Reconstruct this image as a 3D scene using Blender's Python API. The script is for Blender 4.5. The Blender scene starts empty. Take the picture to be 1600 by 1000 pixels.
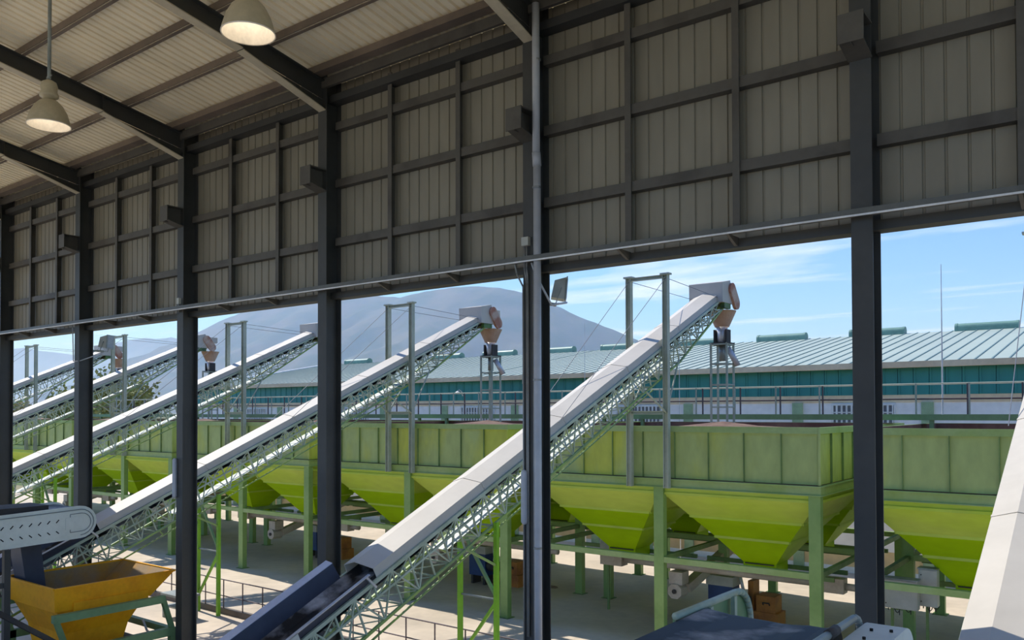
import bpy, math, random
from mathutils import Vector, Matrix, noise
random.seed(7)
scene = bpy.context.scene
col = scene.collection
V = Vector
PI = math.pi

# ------------------------------------------------------------------ camera, sky, sun, exposure
H = 6.73                        # eye height above the lower yard
F = 1300.0                      # focal length in pixels of the 1600 px wide frame
pitch = math.atan(24.6 / F); roll = 0.0026; yaw = math.atan(F / 1700.0)
fw = V((-math.sin(yaw) * math.cos(pitch), math.cos(yaw) * math.cos(pitch), math.sin(pitch)))
rt = V((math.cos(yaw), math.sin(yaw), 0)); up = rt.cross(fw)
r2 = rt * math.cos(roll) - up * math.sin(roll); u2 = rt * math.sin(roll) + up * math.cos(roll)
cam_data = bpy.data.cameras.new('camera')
cam_data.sensor_fit = 'HORIZONTAL'; cam_data.sensor_width = 36.0
cam_data.lens = 36.0 * F / 1600.0
cam_data.shift_y = 118.0 / 1600.0
cam_data.clip_start = 0.05; cam_data.clip_end = 30000
cam = bpy.data.objects.new('camera', cam_data); col.objects.link(cam)
cam.matrix_world = Matrix(((r2.x, u2.x, -fw.x, 0), (r2.y, u2.y, -fw.y, 0), (r2.z, u2.z, -fw.z, H), (0, 0, 0, 1)))
scene.camera = cam

SUN = V((-0.80, 0.085, 1.0)).normalized()          # towards the sun
sun_el = math.asin(SUN.z); sun_az = math.atan2(SUN.x, SUN.y)
world = bpy.data.worlds.new('world'); scene.world = world; world.use_nodes = True
wn, wl = world.node_tree.nodes, world.node_tree.links
wn.clear()
w_out = wn.new('ShaderNodeOutputWorld'); w_bg = wn.new('ShaderNodeBackground')
sky = wn.new('ShaderNodeTexSky'); sky.sky_type = 'NISHITA'; sky.sun_disc = False
sky.sun_elevation = sun_el; sky.sun_rotation = sun_az; sky.air_density = 1.0; sky.dust_density = 0.15; sky.ozone_density = 3.0
SKY_STRENGTH = 0.088
tc = wn.new('ShaderNodeTexCoord')
sep = wn.new('ShaderNodeSeparateXYZ'); wl.new(tc.outputs['Generated'], sep.inputs[0])
def wmath(op, a, b=None, clamp=False):
    n = wn.new('ShaderNodeMath'); n.operation = op; n.use_clamp = clamp
    for i, v in enumerate((a, b)):
        if v is None: continue
        if isinstance(v, (int, float)): n.inputs[i].default_value = v
        else: wl.new(v, n.inputs[i])
    return n.outputs[0]
zc = wmath('MAXIMUM', sep.outputs[2], 0.03)
px_ = wmath('DIVIDE', sep.outputs[0], zc); py_ = wmath('DIVIDE', sep.outputs[1], zc)     # cloud layer as a flat sheet overhead
cmb = wn.new('ShaderNodeCombineXYZ'); wl.new(px_, cmb.inputs[0]); wl.new(py_, cmb.inputs[1])
mp = wn.new('ShaderNodeMapping'); wl.new(cmb.outputs[0], mp.inputs[0])
mp.inputs['Location'].default_value = (4.3, 1.62, 0.0)
mp.inputs['Rotation'].default_value = (0, 0, 0.06)
mp.inputs['Scale'].default_value = (0.26, 0.5, 1)
nz = wn.new('ShaderNodeTexNoise'); nz.inputs['Scale'].default_value = 1.0; nz.inputs['Detail'].default_value = 9; nz.inputs['Roughness'].default_value = 0.58
nz.inputs['Distortion'].default_value = 0.35
wl.new(mp.outputs[0], nz.inputs[0])
cr = wn.new('ShaderNodeValToRGB'); cr.color_ramp.elements[0].position = 0.55; cr.color_ramp.elements[1].position = 0.76
cr.color_ramp.elements[0].color = (0, 0, 0, 1); cr.color_ramp.elements[1].color = (1, 1, 1, 1)
wl.new(nz.outputs[0], cr.inputs[0])
sky_gain = wn.new('ShaderNodeMix'); sky_gain.data_type = 'RGBA'; sky_gain.blend_type = 'MIX'
cl_fac = wmath('MULTIPLY', cr.outputs[0], 0.85, True)
tint = wn.new('ShaderNodeMix'); tint.data_type = 'RGBA'; tint.blend_type = 'MULTIPLY'; tint.inputs[0].default_value = 1.0
tint.inputs[7].default_value = (0.49, 0.70, 1.0, 1); wl.new(sky.outputs[0], tint.inputs[6])
wl.new(cl_fac, sky_gain.inputs[0]); wl.new(tint.outputs[2], sky_gain.inputs[6]); sky_gain.inputs[7].default_value = (7.2, 7.5, 8.0, 1)
wl.new(sky_gain.outputs[2], w_bg.inputs[0]); w_bg.inputs[1].default_value = SKY_STRENGTH
wl.new(w_bg.outputs[0], w_out.inputs[0])

sd = bpy.data.lights.new('sun', 'SUN'); sd.energy = 2.15; sd.angle = math.radians(0.53); sd.color = (1.0, 0.945, 0.86)
sun = bpy.data.objects.new('sun', sd); col.objects.link(sun)
sun.rotation_euler = (-SUN).to_track_quat('-Z', 'Y').to_euler(); sun.location = (0, 20, 60)

scene.cycles.diffuse_bounces = 7; scene.cycles.volume_bounces = 3
vs = scene.view_settings
vs.view_transform = 'Standard'; vs.look = 'None'; vs.gamma = 1.0; vs.exposure = 1.22; vs.use_curve_mapping = False

# ------------------------------------------------------------------ materials
def lin(c):
    return tuple((x / 255 / 12.92 if x / 255 <= 0.04045 else ((x / 255 + 0.055) / 1.055) ** 2.4) for x in c)
MATS = {}
def mat(name, rgb, rough=0.6, metal=0.0, rgb2=None, scale=3.0, stretch=(1, 1, 1), lo=0.42, hi=0.66, bump=0.0, detail=5, fine=0.06, spec=0.5):
    """principled surface; rgb2 is a second tone for paint spread by noise, fine is a small grain"""
    m = bpy.data.materials.new(name); m.use_nodes = True
    n, l = m.node_tree.nodes, m.node_tree.links
    b = n['Principled BSDF']; b.inputs['Roughness'].default_value = rough; b.inputs['Metallic'].default_value = metal
    b.inputs['Specular IOR Level'].default_value = spec
    c1 = lin(rgb) + (1,)
    geo = n.new('ShaderNodeNewGeometry')
    mpn = n.new('ShaderNodeMapping'); mpn.inputs['Scale'].default_value = stretch; l.new(geo.outputs['Position'], mpn.inputs[0])
    t = n.new('ShaderNodeTexNoise'); t.inputs['Scale'].default_value = scale; t.inputs['Detail'].default_value = detail
    l.new(mpn.outputs[0], t.inputs[0])
    mix = n.new('ShaderNodeMix'); mix.data_type = 'RGBA'
    mix.inputs[6].default_value = c1; mix.inputs[7].default_value = (lin(rgb2) + (1,)) if rgb2 else tuple(min(1, x * 0.82) for x in c1[:3]) + (1,)
    r = n.new('ShaderNodeMapRange'); r.inputs[1].default_value = lo; r.inputs[2].default_value = hi
    l.new(t.outputs[0], r.inputs[0]); l.new(r.outputs[0], mix.inputs[0])
    t2 = n.new('ShaderNodeTexNoise'); t2.inputs['Scale'].default_value = scale * 9; t2.inputs['Detail'].default_value = 3
    l.new(mpn.outputs[0], t2.inputs[0])
    r3 = n.new('ShaderNodeMapRange'); r3.inputs[1].default_value = 0.3; r3.inputs[2].default_value = 0.7
    r3.inputs[3].default_value = 1 - fine; r3.inputs[4].default_value = 1 + fine
    l.new(t2.outputs[0], r3.inputs[0])
    mul = n.new('ShaderNodeMix'); mul.data_type = 'RGBA'; mul.blend_type = 'MULTIPLY'; mul.inputs[0].default_value = 1
    l.new(mix.outputs[2], mul.inputs[6]); l.new(r3.outputs[0], mul.inputs[7])
    l.new(mul.outputs[2], b.inputs['Base Color'])
    if bump:
        bp = n.new('ShaderNodeBump'); bp.inputs['Strength'].default_value = bump; bp.inputs['Distance'].default_value = 0.02
        l.new(t2.outputs[0], bp.inputs['Height']); l.new(bp.outputs[0], b.inputs['Normal'])
    MATS[name] = m
    return m
mat('steel_dark', (66, 66, 63), 0.55, 0.0, (56, 56, 54), 1.0)
mat('steel_girt', (88, 84, 76), 0.6, 0.0, (66, 61, 55), 1.6, lo=0.5, hi=0.75)
mat('steel_purlin', (122, 108, 94), 0.6, 0.0, (104, 92, 80), 1.0)
mat('flange_pale', (196, 186, 160), 0.5, 0.0, (176, 166, 142), 1.0)  # pale tone puts ground light on the rafter undersides into the colour
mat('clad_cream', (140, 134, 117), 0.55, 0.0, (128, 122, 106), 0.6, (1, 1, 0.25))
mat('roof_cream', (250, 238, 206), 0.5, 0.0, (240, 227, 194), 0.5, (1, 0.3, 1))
mat('roof_outer', (170, 176, 172), 0.5)
mat('tray', (98, 98, 92), 0.5, 0.1)
mat('concrete', (208, 192, 170), 0.85, 0.0, (184, 170, 150), 0.35, lo=0.4, hi=0.68, bump=0.15, fine=0.05)
mat('concrete_in', (206, 194, 174), 0.8, 0.0, (184, 172, 152), 0.4, bump=0.15)
mat('kerb', (112, 104, 96), 0.85, 0.0, (92, 86, 80), 1.5)
mat('stain', (118, 92, 74), 0.85, 0.0, (140, 118, 98), 2.0)
mat('panel_green', (166, 182, 112), 0.6, 0.0, (184, 192, 76), 0.55, (1, 1, 0.45), lo=0.52, hi=0.66, fine=0.09)
mat('rib_green', (120, 146, 86), 0.6, 0.0, (96, 120, 70), 1.2)
mat('flange_green', (156, 178, 114), 0.55, 0.0, (142, 168, 88), 0.9, lo=0.45, hi=0.7)
mat('hopper_green', (166, 202, 2), 0.55, 0.0, (172, 204, 20), 0.5, (0.4, 0.4, 1.3), lo=0.5, hi=0.72, fine=0.05, spec=0.2)  # saturated green paints ground bounce light into the lower bands
mat('hopper_dull', (190, 208, 88), 0.6, 0.0, (178, 208, 50), 0.5, (0.4, 0.4, 1.3), lo=0.45, hi=0.72, spec=0.25)  # duller upper tone, set apart from the bounce-lit lower bands
mat('leg_green', (140, 170, 98), 0.5, 0.0, (124, 156, 84), 0.9, fine=0.05)
mat('tower_green', (130, 190, 34), 0.5, 0.0, (118, 168, 40), 1.2)
mat('frame_green', (122, 156, 108), 0.5, 0.0, (108, 140, 94), 1.0)
mat('liner_rust', (112, 80, 68), 0.85, 0.0, (136, 108, 92), 1.2)
mat('fill_grain', (104, 78, 64), 0.95, 0.0, (128, 104, 86), 2.0, bump=0.5)
mat('hood_white', (197, 190, 176), 0.6, 0.0, (189, 182, 168), 0.7, fine=0.02)
mat('truss_green', (182, 194, 172), 0.5, 0.0, (156, 170, 144), 1.5)
mat('chord_green', (150, 178, 92), 0.5, 0.0, (128, 152, 104), 1.5)
mat('tray_white', (226, 232, 222), 0.6, 0.0, (196, 206, 192), 1.2)
mat('belt_black', (34, 33, 33), 0.55, 0.0, (176, 174, 174), 1.5, lo=0.47, hi=0.64, fine=0.14, spec=0.35)  # pale second tone paints dust and sky reflection onto the rubber
mat('skirt_blue', (62, 66, 80), 0.5, 0.0, (72, 77, 92), 1.0)
mat('skirt_lip', (212, 212, 222), 0.45, 0.0, (196, 197, 210), 1.0)
mat('plate_grey', (206, 210, 204), 0.45, 0.1, (190, 194, 188), 1.0)
mat('housing_grey', (224, 228, 216), 0.45, 0.0, (212, 216, 204), 1.2, fine=0.03)
mat('slot_dark', (24, 24, 22), 0.9)
mat('galvanised', (150, 156, 152), 0.45, 0.35, (128, 134, 130), 2.0)
mat('post_green', (176, 184, 166), 0.55, 0.0, (156, 166, 146), 1.2)
mat('cable', (120, 124, 130), 0.6, 0.1)
mat('rust_guard', (168, 112, 88), 0.7, 0.0, (196, 168, 146), 2.5, lo=0.4, hi=0.6)
mat('motor_green', (86, 122, 62), 0.5, 0.0, (60, 84, 50), 3.0)
mat('funnel_tan', (196, 168, 146), 0.55, 0.1, (180, 148, 124), 2.0)
mat('galv_light', (214, 214, 214), 0.35, 0.3, (188, 190, 194), 2.0)
mat('yellow', (255, 178, 26), 0.55, 0.0, (238, 158, 24), 1.2, lo=0.45, hi=0.7, spec=0.25)
mat('yellow_inside', (150, 128, 96), 0.85, 0.0, (176, 130, 50), 1.5)
mat('teal', (58, 140, 134), 0.5, 0.0, (50, 126, 124), 0.3, (1, 1, 0.2))
mat('wall_white', (246, 242, 240), 0.8, 0.0, (238, 234, 232), 0.3)
mat('wall_beige', (226, 198, 150), 0.8, 0.0, (212, 184, 138), 0.4)
mat('fascia_tan', (236, 212, 176), 0.6, 0.0, (224, 196, 160), 0.6)
mat('roof_green', (174, 186, 170), 0.55, 0.0, (166, 178, 164), 0.25, fine=0.02)
mat('seam_green', (120, 146, 140), 0.5)
mat('vent_green', (120, 156, 140), 0.5, 0.0, (106, 142, 128), 0.8)
mat('pilaster_green', (160, 184, 146), 0.7)
mat('window_dark', (120, 122, 132), 0.35)
mat('white_paint', (230, 230, 228), 0.5)
mat('pipe_grey', (186, 188, 192), 0.4, 0.0, (170, 172, 176), 0.8)
mat('conduit', (150, 150, 146), 0.45, 0.3)
mat('lamp_shell', (186, 172, 140), 0.4, 0.1, (172, 158, 128), 2.0)
mat('lamp_inner', (244, 236, 222), 0.35)
mat('glass_lens', (150, 160, 170), 0.1)
mat('cabinet_grey', (186, 186, 174), 0.5, 0.0, (170, 170, 160), 0.8)
mat('screw_beige', (196, 184, 166), 0.5, 0.05, (176, 160, 140), 1.4)
mat('blue_motor', (40, 74, 122), 0.5, 0.0, (32, 60, 104), 2.0)
mat('orange_box', (188, 124, 52), 0.6, 0.0, (158, 98, 44), 2.0)
mat('rail_brown', (96, 82, 84), 0.6, 0.0, (78, 68, 70), 2.0)
mat('dark_iron', (58, 54, 52), 0.7, 0.0, (76, 70, 64), 2.0)
mat('rubber_hose', (200, 200, 194), 0.5)
mat('land', (132, 124, 88), 0.95, 0.0, (96, 104, 58), 0.03, lo=0.4, hi=0.6)
mat('mountain', (92, 92, 74), 0.95, 0.0, (62, 76, 48), 0.004, detail=9, lo=0.42, hi=0.58, fine=0.12)
mat('leaf_olive', (164, 164, 112), 0.85, 0.0, (138, 144, 96), 0.4, spec=0.1)
mat('leaf_pale', (190, 178, 132), 0.85, 0.0, (164, 158, 112), 0.4, spec=0.1)
mat('bark', (88, 74, 60), 0.9)

# ------------------------------------------------------------------ mesh helpers
class MB:
    def __init__(s): s.v = []; s.f = []
    def add(s, vs_, fs):
        o = len(s.v); s.v += [tuple(p) for p in vs_]; s.f += [tuple(i + o for i in f) for f in fs]; return s
    def box(s, x0, x1, y0, y1, z0, z1):
        vs_ = [(x, y, z) for z in (z0, z1) for y in (y0, y1) for x in (x0, x1)]
        return s.add(vs_, [(0, 2, 3, 1), (4, 5, 7, 6), (0, 1, 5, 4), (2, 6, 7, 3), (0, 4, 6, 2), (1, 3, 7, 5)])
    def frame(s, p, q, upv=(0, 0, 1)):
        p, q, upv = V(p), V(q), V(upv); d = (q - p).normalized()
        if abs(d.dot(upv)) > 0.98: upv = V((0, 1, 0)) if abs(d.y) < 0.9 else V((1, 0, 0))
        a = d.cross(upv).normalized(); return p, q, a, a.cross(d)
    def bar(s, p, q, w, h=None, upv=(0, 0, 1)):
        h = w if h is None else h
        p, q, a, b = s.frame(p, q, upv)
        c = [a * (i * w / 2) + b * (j * h / 2) for i, j in ((-1, -1), (1, -1), (1, 1), (-1, 1))]
        return s.add([p + k for k in c] + [q + k for k in c], [(3, 2, 1, 0), (4, 5, 6, 7)] + [(i, (i + 1) % 4, 4 + (i + 1) % 4, 4 + i) for i in range(4)])
    def ibeam(s, p, q, depth, width, tw=0.014, tf=0.02, upv=(0, 0, 1)):
        p, q, a, b = s.frame(p, q, upv)
        for k in (-1, 1):
            o = b * (k * (depth - tf) / 2); s.bar(p + o, q + o, width, tf, upv)
        return s.bar(p, q, tw, depth - 2 * tf, upv)
    def tube(s, p, q, r0, r1=None, n=10, caps=True):
        r1 = r0 if r1 is None else r1
        p, q, a, b = s.frame(p, q)
        vs_ = []
        for c, r in ((p, r0), (q, r1)):
            vs_ += [c + (a * math.cos(t) + b * math.sin(t)) * r for t in (2 * PI * i / n for i in range(n))]
        fs = [(i, (i + 1) % n, n + (i + 1) % n, n + i) for i in range(n)]
        if caps: fs += [tuple(range(n - 1, -1, -1)), tuple(range(n, 2 * n))]
        return s.add(vs_, fs)
    def path(s, pts, r, n=8):
        for a, b in zip(pts[:-1], pts[1:]): s.tube(a, b, r, n=n)
        return s
    def extrude(s, prof, o, ax, ay, az, length):
        """closed profile (u, v) placed at o on axes ax, ay and pushed along az"""
        o, ax, ay, az = V(o), V(ax), V(ay), V(az); n = len(prof)
        a = [o + ax * u + ay * v for u, v in prof]; b = [p + az * length for p in a]
        return s.add(a + b, [tuple(range(n - 1, -1, -1)), tuple(range(n, 2 * n))] + [(i, (i + 1) % n, n + (i + 1) % n, n + i) for i in range(n)])
    def lathe(s, prof, c, n=24):
        c = V(c); m = len(prof); vs_ = []
        for i in range(n):
            t = 2 * PI * i / n
            vs_ += [c + V((r * math.cos(t), r * math.sin(t), z)) for r, z in prof]
        fs = [(i * m + j, ((i + 1) % n) * m + j, ((i + 1) % n) * m + j + 1, i * m + j + 1) for i in range(n) for j in range(m - 1)]
        return s.add(vs_, fs)
    def mesh(s, name, m, smooth=False):
        me = bpy.data.meshes.new(name); me.from_pydata(s.v, [], s.f); me.update()
        bm_fix(me)
        me.materials.append(MATS[m])
        if smooth:
            for p in me.polygons: p.use_smooth = True
        return me
    def build(s, name, m, parent=None, loc=(0, 0, 0), smooth=False):
        return place(s.mesh(name, m, smooth), name, parent, loc)
import bmesh
def bm_fix(me):
    b = bmesh.new(); b.from_mesh(me); bmesh.ops.recalc_face_normals(b, faces=b.faces[:]); b.to_mesh(me); b.free()
def place(me, name, parent=None, loc=(0, 0, 0), rot=None):
    o = bpy.data.objects.new(name, me); col.objects.link(o); o.location = loc
    if rot: o.rotation_euler = rot
    if parent: o.parent = parent
    return o
def thing(name, label=None, cat=None, loc=(0, 0, 0), group=None, kind=None):
    o = bpy.data.objects.new(name, None); o.empty_display_size = 0.3; col.objects.link(o); o.location = loc
    return tag(o, label, cat, group, kind)
def tag(o, label=None, cat=None, group=None, kind=None):
    if label: o['label'] = label
    if cat: o['category'] = cat
    if group: o['group'] = group
    if kind: o['kind'] = kind
    return o
KIDS = {}
def kids(o): return [c for c in bpy.data.objects if c.parent == o]
def copy_tree(o, loc, label=None):
    r = o.copy(); col.objects.link(r); r.location = loc
    if label: r['label'] = label
    for c in kids(o):
        d = c.copy(); col.objects.link(d); d.parent = r
        for g in kids(c):
            e = g.copy(); col.objects.link(e); e.parent = d
    return r

ORD = ['first', 'second', 'third', 'fourth', 'fifth', 'sixth', 'seventh']
# ------------------------------------------------------------------ ground
FZ = 1.0                                            # floor of the shed and the apron outside it
floor = MB().box(-70, 16, -5.5, 11.2, FZ - 0.4, FZ).build('floor', 'concrete_in'); tag(floor, 'grey concrete floor slab inside the steel shed', 'floor', kind='structure')
apron = MB().box(-70, 16, 11.2, 14.05, FZ - 1.3, FZ).build('apron_pavement', 'concrete'); tag(apron, 'pale concrete apron strip between shed columns and railing', 'pavement', kind='structure')
yard = MB().box(-75, 30, 14.05, 37.0, -0.3, 0).build('yard_pavement', 'concrete'); tag(yard, 'pale concrete yard pavement under the green bins', 'pavement', kind='structure')
land = MB().box(-14000, 9000, 37.0, 14000, -0.6, -0.05).box(-14000, -75, -3000, 37.0, -0.6, -0.05).box(30, 9000, -3000, 37.0, -0.6, -0.05).box(-75, 30, -3000, -60, -0.6, -0.05).build('land', 'land')
back = MB().box(-75, 30, -60, -5.5, FZ - 0.4, FZ - 0.02).build('bounce_pavement', 'concrete'); tag(back, 'unseen pale concrete pavement behind the shed, added to bounce sunlight in', 'pavement', kind='structure')  # out of view, added to bounce sunlight up to the ceiling
tag(land, 'flat dry grassland beyond the concrete yard', 'land', kind='structure')

# ------------------------------------------------------------------ steel shed
COLX = [2.265 - 5 * k for k in range(0, 9)]          # column centre lines
YW = 10.58
def zr(y): return 13.16 + 0.184 * (8.74 - y)         # underside of the rafters
XL, XR = COLX[-1] - 0.5, COLX[0] + 5.5
# front wall cladding in sheets, girts
wall = thing('wall_front', 'cream profiled metal cladding with dark girts above the open side', 'wall', (0, 0, 0), kind='structure')
def sheet_profile(w, n, t=0.012, d=0.022, g=0.02):
    top = [(0, 0)]
    p = w / n
    for i in range(n):
        x = p * (i + 0.6)
        top += [(x, 0), (x + g * 0.5, d), (x + g * 1.5, d), (x + g * 2, 0)]
    top += [(w, 0)]
    return top + [(u, v + t) for u, v in reversed(top)]
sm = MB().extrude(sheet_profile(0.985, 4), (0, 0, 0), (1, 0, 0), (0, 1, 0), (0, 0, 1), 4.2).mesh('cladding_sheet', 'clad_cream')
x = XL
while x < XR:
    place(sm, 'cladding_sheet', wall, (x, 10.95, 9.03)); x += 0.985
for z in (10.05, 11.2, 12.33):
    for k in range(len(COLX) - 1):
        a, b = COLX[k + 1] + 0.13, COLX[k] - 0.13
        MB().box(a, b, 10.80, 10.815, z - 0.075, z + 0.075).box(a, b, 10.815, 10.945, z + 0.06, z + 0.075).box(a, b, 10.815, 10.945, z - 0.075, z - 0.06).build('girt_rail', 'steel_girt', wall)
    MB().box(COLX[0] + .13, XR, 10.80, 10.945, z - 0.075, z + 0.075).build('girt_rail', 'steel_girt', wall)
for k in range(len(COLX) - 1):
    for j in (1, 2):
        xx = COLX[k + 1] + 5 * j / 3
        MB().box(xx - 0.05, xx + 0.05, 10.77, 10.79, 9.16, 13.0).box(xx - 0.05, xx - 0.035, 10.79, 10.94, 9.16, 13.0).build('girt_post', 'steel_girt', wall)
MB().box(XL, XR, 10.78, 11.05, 8.94, 9.06).build('lintel', 'steel_dark', wall)
MB().box(XL, XR, 10.70, 10.94, 12.78, 12.92).build('eave_strut', 'steel_dark', wall)
# columns
def column(xc, label, group):
    t = thing('steel_column', label, 'column', (xc, YW, FZ), group, 'structure')
    h = 12.45 - 0 + 0.6 - FZ + 0.25
    m = MB().box(-0.125, 0.125, 0, 0.02, 0, h).box(-0.125, 0.125, 0.36, 0.38, 0, h).box(-0.008, 0.008, 0.02, 0.36, 0, h)
    m.build('shaft', 'steel_dark', t)
    MB().box(-0.2, 0.2, -0.08, 0.46, 0, 0.03).build('base_plate', 'steel_dark', t)
    # crane corbel: short tapered bracket with an end plate
    c = MB()
    z0, z1 = 11.05 - FZ, 11.43 - FZ
    c.box(-0.15, 0.15, -0.42, -0.40, z0 + 0.03, z1 + 0.0)
    c.add([(-0.14, -0.40, z1 - 0.02), (0.14, -0.40, z1 - 0.02), (0.14, 0, z1 - 0.02), (-0.14, 0, z1 - 0.02), (-0.14, -0.40, z1), (0.14, -0.40, z1), (0.14, 0, z1), (-0.14, 0, z1)],
          [(0, 1, 2, 3), (7, 6, 5, 4), (0, 4, 5, 1), (1, 5, 6, 2), (2, 6, 7, 3), (3, 7, 4, 0)])
    c.add([(-0.14, -0.40, z0 + 0.05), (0.14, -0.40, z0 + 0.05), (0.14, 0, z0 - 0.05), (-0.14, 0, z0 - 0.05), (-0.14, -0.40, z0 + 0.07), (0.14, -0.40, z0 + 0.07), (0.14, 0, z0 - 0.03), (-0.14, 0, z0 - 0.03)],
          [(0, 1, 2, 3), (7, 6, 5, 4), (0, 4, 5, 1), (1, 5, 6, 2), (2, 6, 7, 3), (3, 7, 4, 0)])
    c.box(-0.007, 0.007, -0.40, 0, z0 + 0.02, z1 - 0.02)
    c.build('corbel', 'steel_girt', t)
    return t
for k, xc in enumerate(COLX):
    lab = {2: 'dark steel column carrying the pale downpipe and a floodlight', 5: 'dark steel column with a floodlight behind the grey belt housing'}.get(k, 'dark grey steel column with a bracket stub on its face')
    column(xc, lab, None if k in (2, 5) else 'steel columns of the shed')
# rafters
RIDGE = 2.8  # unseen rear half kept short so ground light reaches the ceiling
for k, xc in enumerate(COLX):
    t = thing('roof_rafter', 'dark steel roof rafter with a haunch at its column', 'rafter', (xc, 0, 0), 'roof rafters', 'structure')
    zt = lambda y: zr(y) + 0.36
    m = MB()
    for s0, s1, w in ((0.34, 0.36, 0.1),):
        y0, y1 = (RIDGE, 10.6) if s0 > .1 else (RIDGE, 8.74)
        m.add([(-w, y0, zr(y0) + s0), (w, y0, zr(y0) + s0), (w, y1, zr(y1) + s0), (-w, y1, zr(y1) + s0), (-w, y0, zr(y0) + s1), (w, y0, zr(y0) + s1), (w, y1, zr(y1) + s1), (-w, y1, zr(y1) + s1)],
              [(0, 1, 2, 3), (7, 6, 5, 4), (0, 4, 5, 1), (1, 5, 6, 2), (2, 6, 7, 3), (3, 7, 4, 0)])
    m.extrude([(RIDGE, zr(RIDGE) + 0.02), (10.6, zr(10.6) + 0.02), (10.6, zr(10.6) + 0.34), (RIDGE, zr(RIDGE) + 0.34)], (-0.006, 0, 0), (0, 1, 0), (0, 0, 1), (1, 0, 0), 0.012)
    m.build('beam', 'steel_dark', t)
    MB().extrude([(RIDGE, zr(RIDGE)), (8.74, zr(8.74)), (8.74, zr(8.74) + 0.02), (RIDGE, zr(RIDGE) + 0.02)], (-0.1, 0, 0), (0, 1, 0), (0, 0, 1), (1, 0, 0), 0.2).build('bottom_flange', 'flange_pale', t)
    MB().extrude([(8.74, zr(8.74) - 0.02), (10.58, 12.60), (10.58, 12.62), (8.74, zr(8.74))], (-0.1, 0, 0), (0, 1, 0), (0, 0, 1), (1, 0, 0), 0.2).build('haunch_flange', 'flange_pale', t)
    h = MB()
    h.extrude([(8.74, zr(8.74)), (10.58, 12.62), (10.58, zr(10.58))], (-0.006, 0, 0), (0, 1, 0), (0, 0, 1), (1, 0, 0), 0.012)
    h.box(-0.1, 0.1, 8.72, 8.74, zr(8.74), zr(8.74) + 0.34)
    h.build('haunch', 'steel_dark', t)
    m = MB()
    y1 = -4.9
    zb = lambda y: zr(RIDGE) - 0.184 * (RIDGE - y)
    m.extrude([(RIDGE, zb(RIDGE)), (y1, zb(y1)), (y1, zb(y1) + 0.36), (RIDGE, zb(RIDGE) + 0.36)], (-0.1, 0, 0), (0, 1, 0), (0, 0, 1), (1, 0, 0), 0.2)
    m.build('far_beam', 'steel_dark', t)
# ceiling: purlins and corrugated sheets
ceil = thing('ceiling', 'cream corrugated metal roof sheets on purlins', 'ceiling', (0, 0, 0), kind='structure')
for i in range(13):
    y = 9.3 - 1.085 * i
    if y < RIDGE + 0.3: break
    z = zr(y) + 0.36
    MB().box(XL, XR, y - 0.04, y - 0.025, z + 0.03, z + 0.16).box(XL, XR, y - 0.025, y + 0.04, z + 0.145, z + 0.16).box(XL, XR, y - 0.025, y + 0.04, z, z + 0.012).build('purlin', 'steel_purlin', ceil)
MB().box(XL, XR, 10.28, 10.50, zr(10.4) + 0.37, zr(10.4) + 0.50).build('eave_purlin', 'steel_purlin', ceil)
MB().box(XL, XR, 10.55, 10.62, zr(10.6) + 0.22, zr(10.6) + 0.40).build('eave_channel', 'steel_girt', ceil)
sl = math.sqrt(1 + 0.184 ** 2)
dv = V((0, -1, 0.184)) / sl; nv = V((0, 0.184, 1)) / sl
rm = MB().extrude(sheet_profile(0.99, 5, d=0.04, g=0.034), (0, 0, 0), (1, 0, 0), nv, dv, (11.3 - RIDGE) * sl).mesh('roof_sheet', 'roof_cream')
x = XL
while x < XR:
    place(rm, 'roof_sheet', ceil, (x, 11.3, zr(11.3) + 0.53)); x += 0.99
MB().add([(XL, RIDGE, zr(RIDGE) + .55), (XR, RIDGE, zr(RIDGE) + .55), (XR, -5.3, zb(-5.3) + .55), (XL, -5.3, zb(-5.3) + .55), (XL, RIDGE, zr(RIDGE) + .57), (XR, RIDGE, zr(RIDGE) + .57), (XR, -5.3, zb(-5.3) + .57), (XL, -5.3, zb(-5.3) + .57)],
         [(0, 1, 2, 3), (7, 6, 5, 4), (0, 4, 5, 1), (1, 5, 6, 2), (2, 6, 7, 3), (3, 7, 4, 0)]).build('far_slope', 'roof_cream', ceil)

# cable tray running along the bottom of the cladding
tray = thing('cable_tray', 'long galvanised cable tray along the bottom of the cladding', 'cable tray', (0, 0, 0))
MB().box(XL, XR, 10.42, 10.44, 9.08, 9.155).box(XL, XR, 10.44, 10.56, 9.08, 9.09).box(XL, XR, 10.545, 10.56, 9.09, 9.155).build('channel', 'tray', tray)
MB().box(XL, XR, 10.405, 10.42, 9.062, 9.084).build('lip', 'white_paint', tray)
br = MB().extrude([(0, 0), (0.38, 0), (0.38, -0.12), (0.30, -0.12)], (0, 0, 0), (0, 1, 0), (0, 0, 1), (1, 0, 0), 0.04).mesh('bracket', 'steel_girt')
for k in range(len(COLX) - 1):
    for j in (1, 2): place(br, 'bracket', tray, (COLX[k + 1] + 5 * j / 3 - 0.02, 10.43, 9.078))

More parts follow.
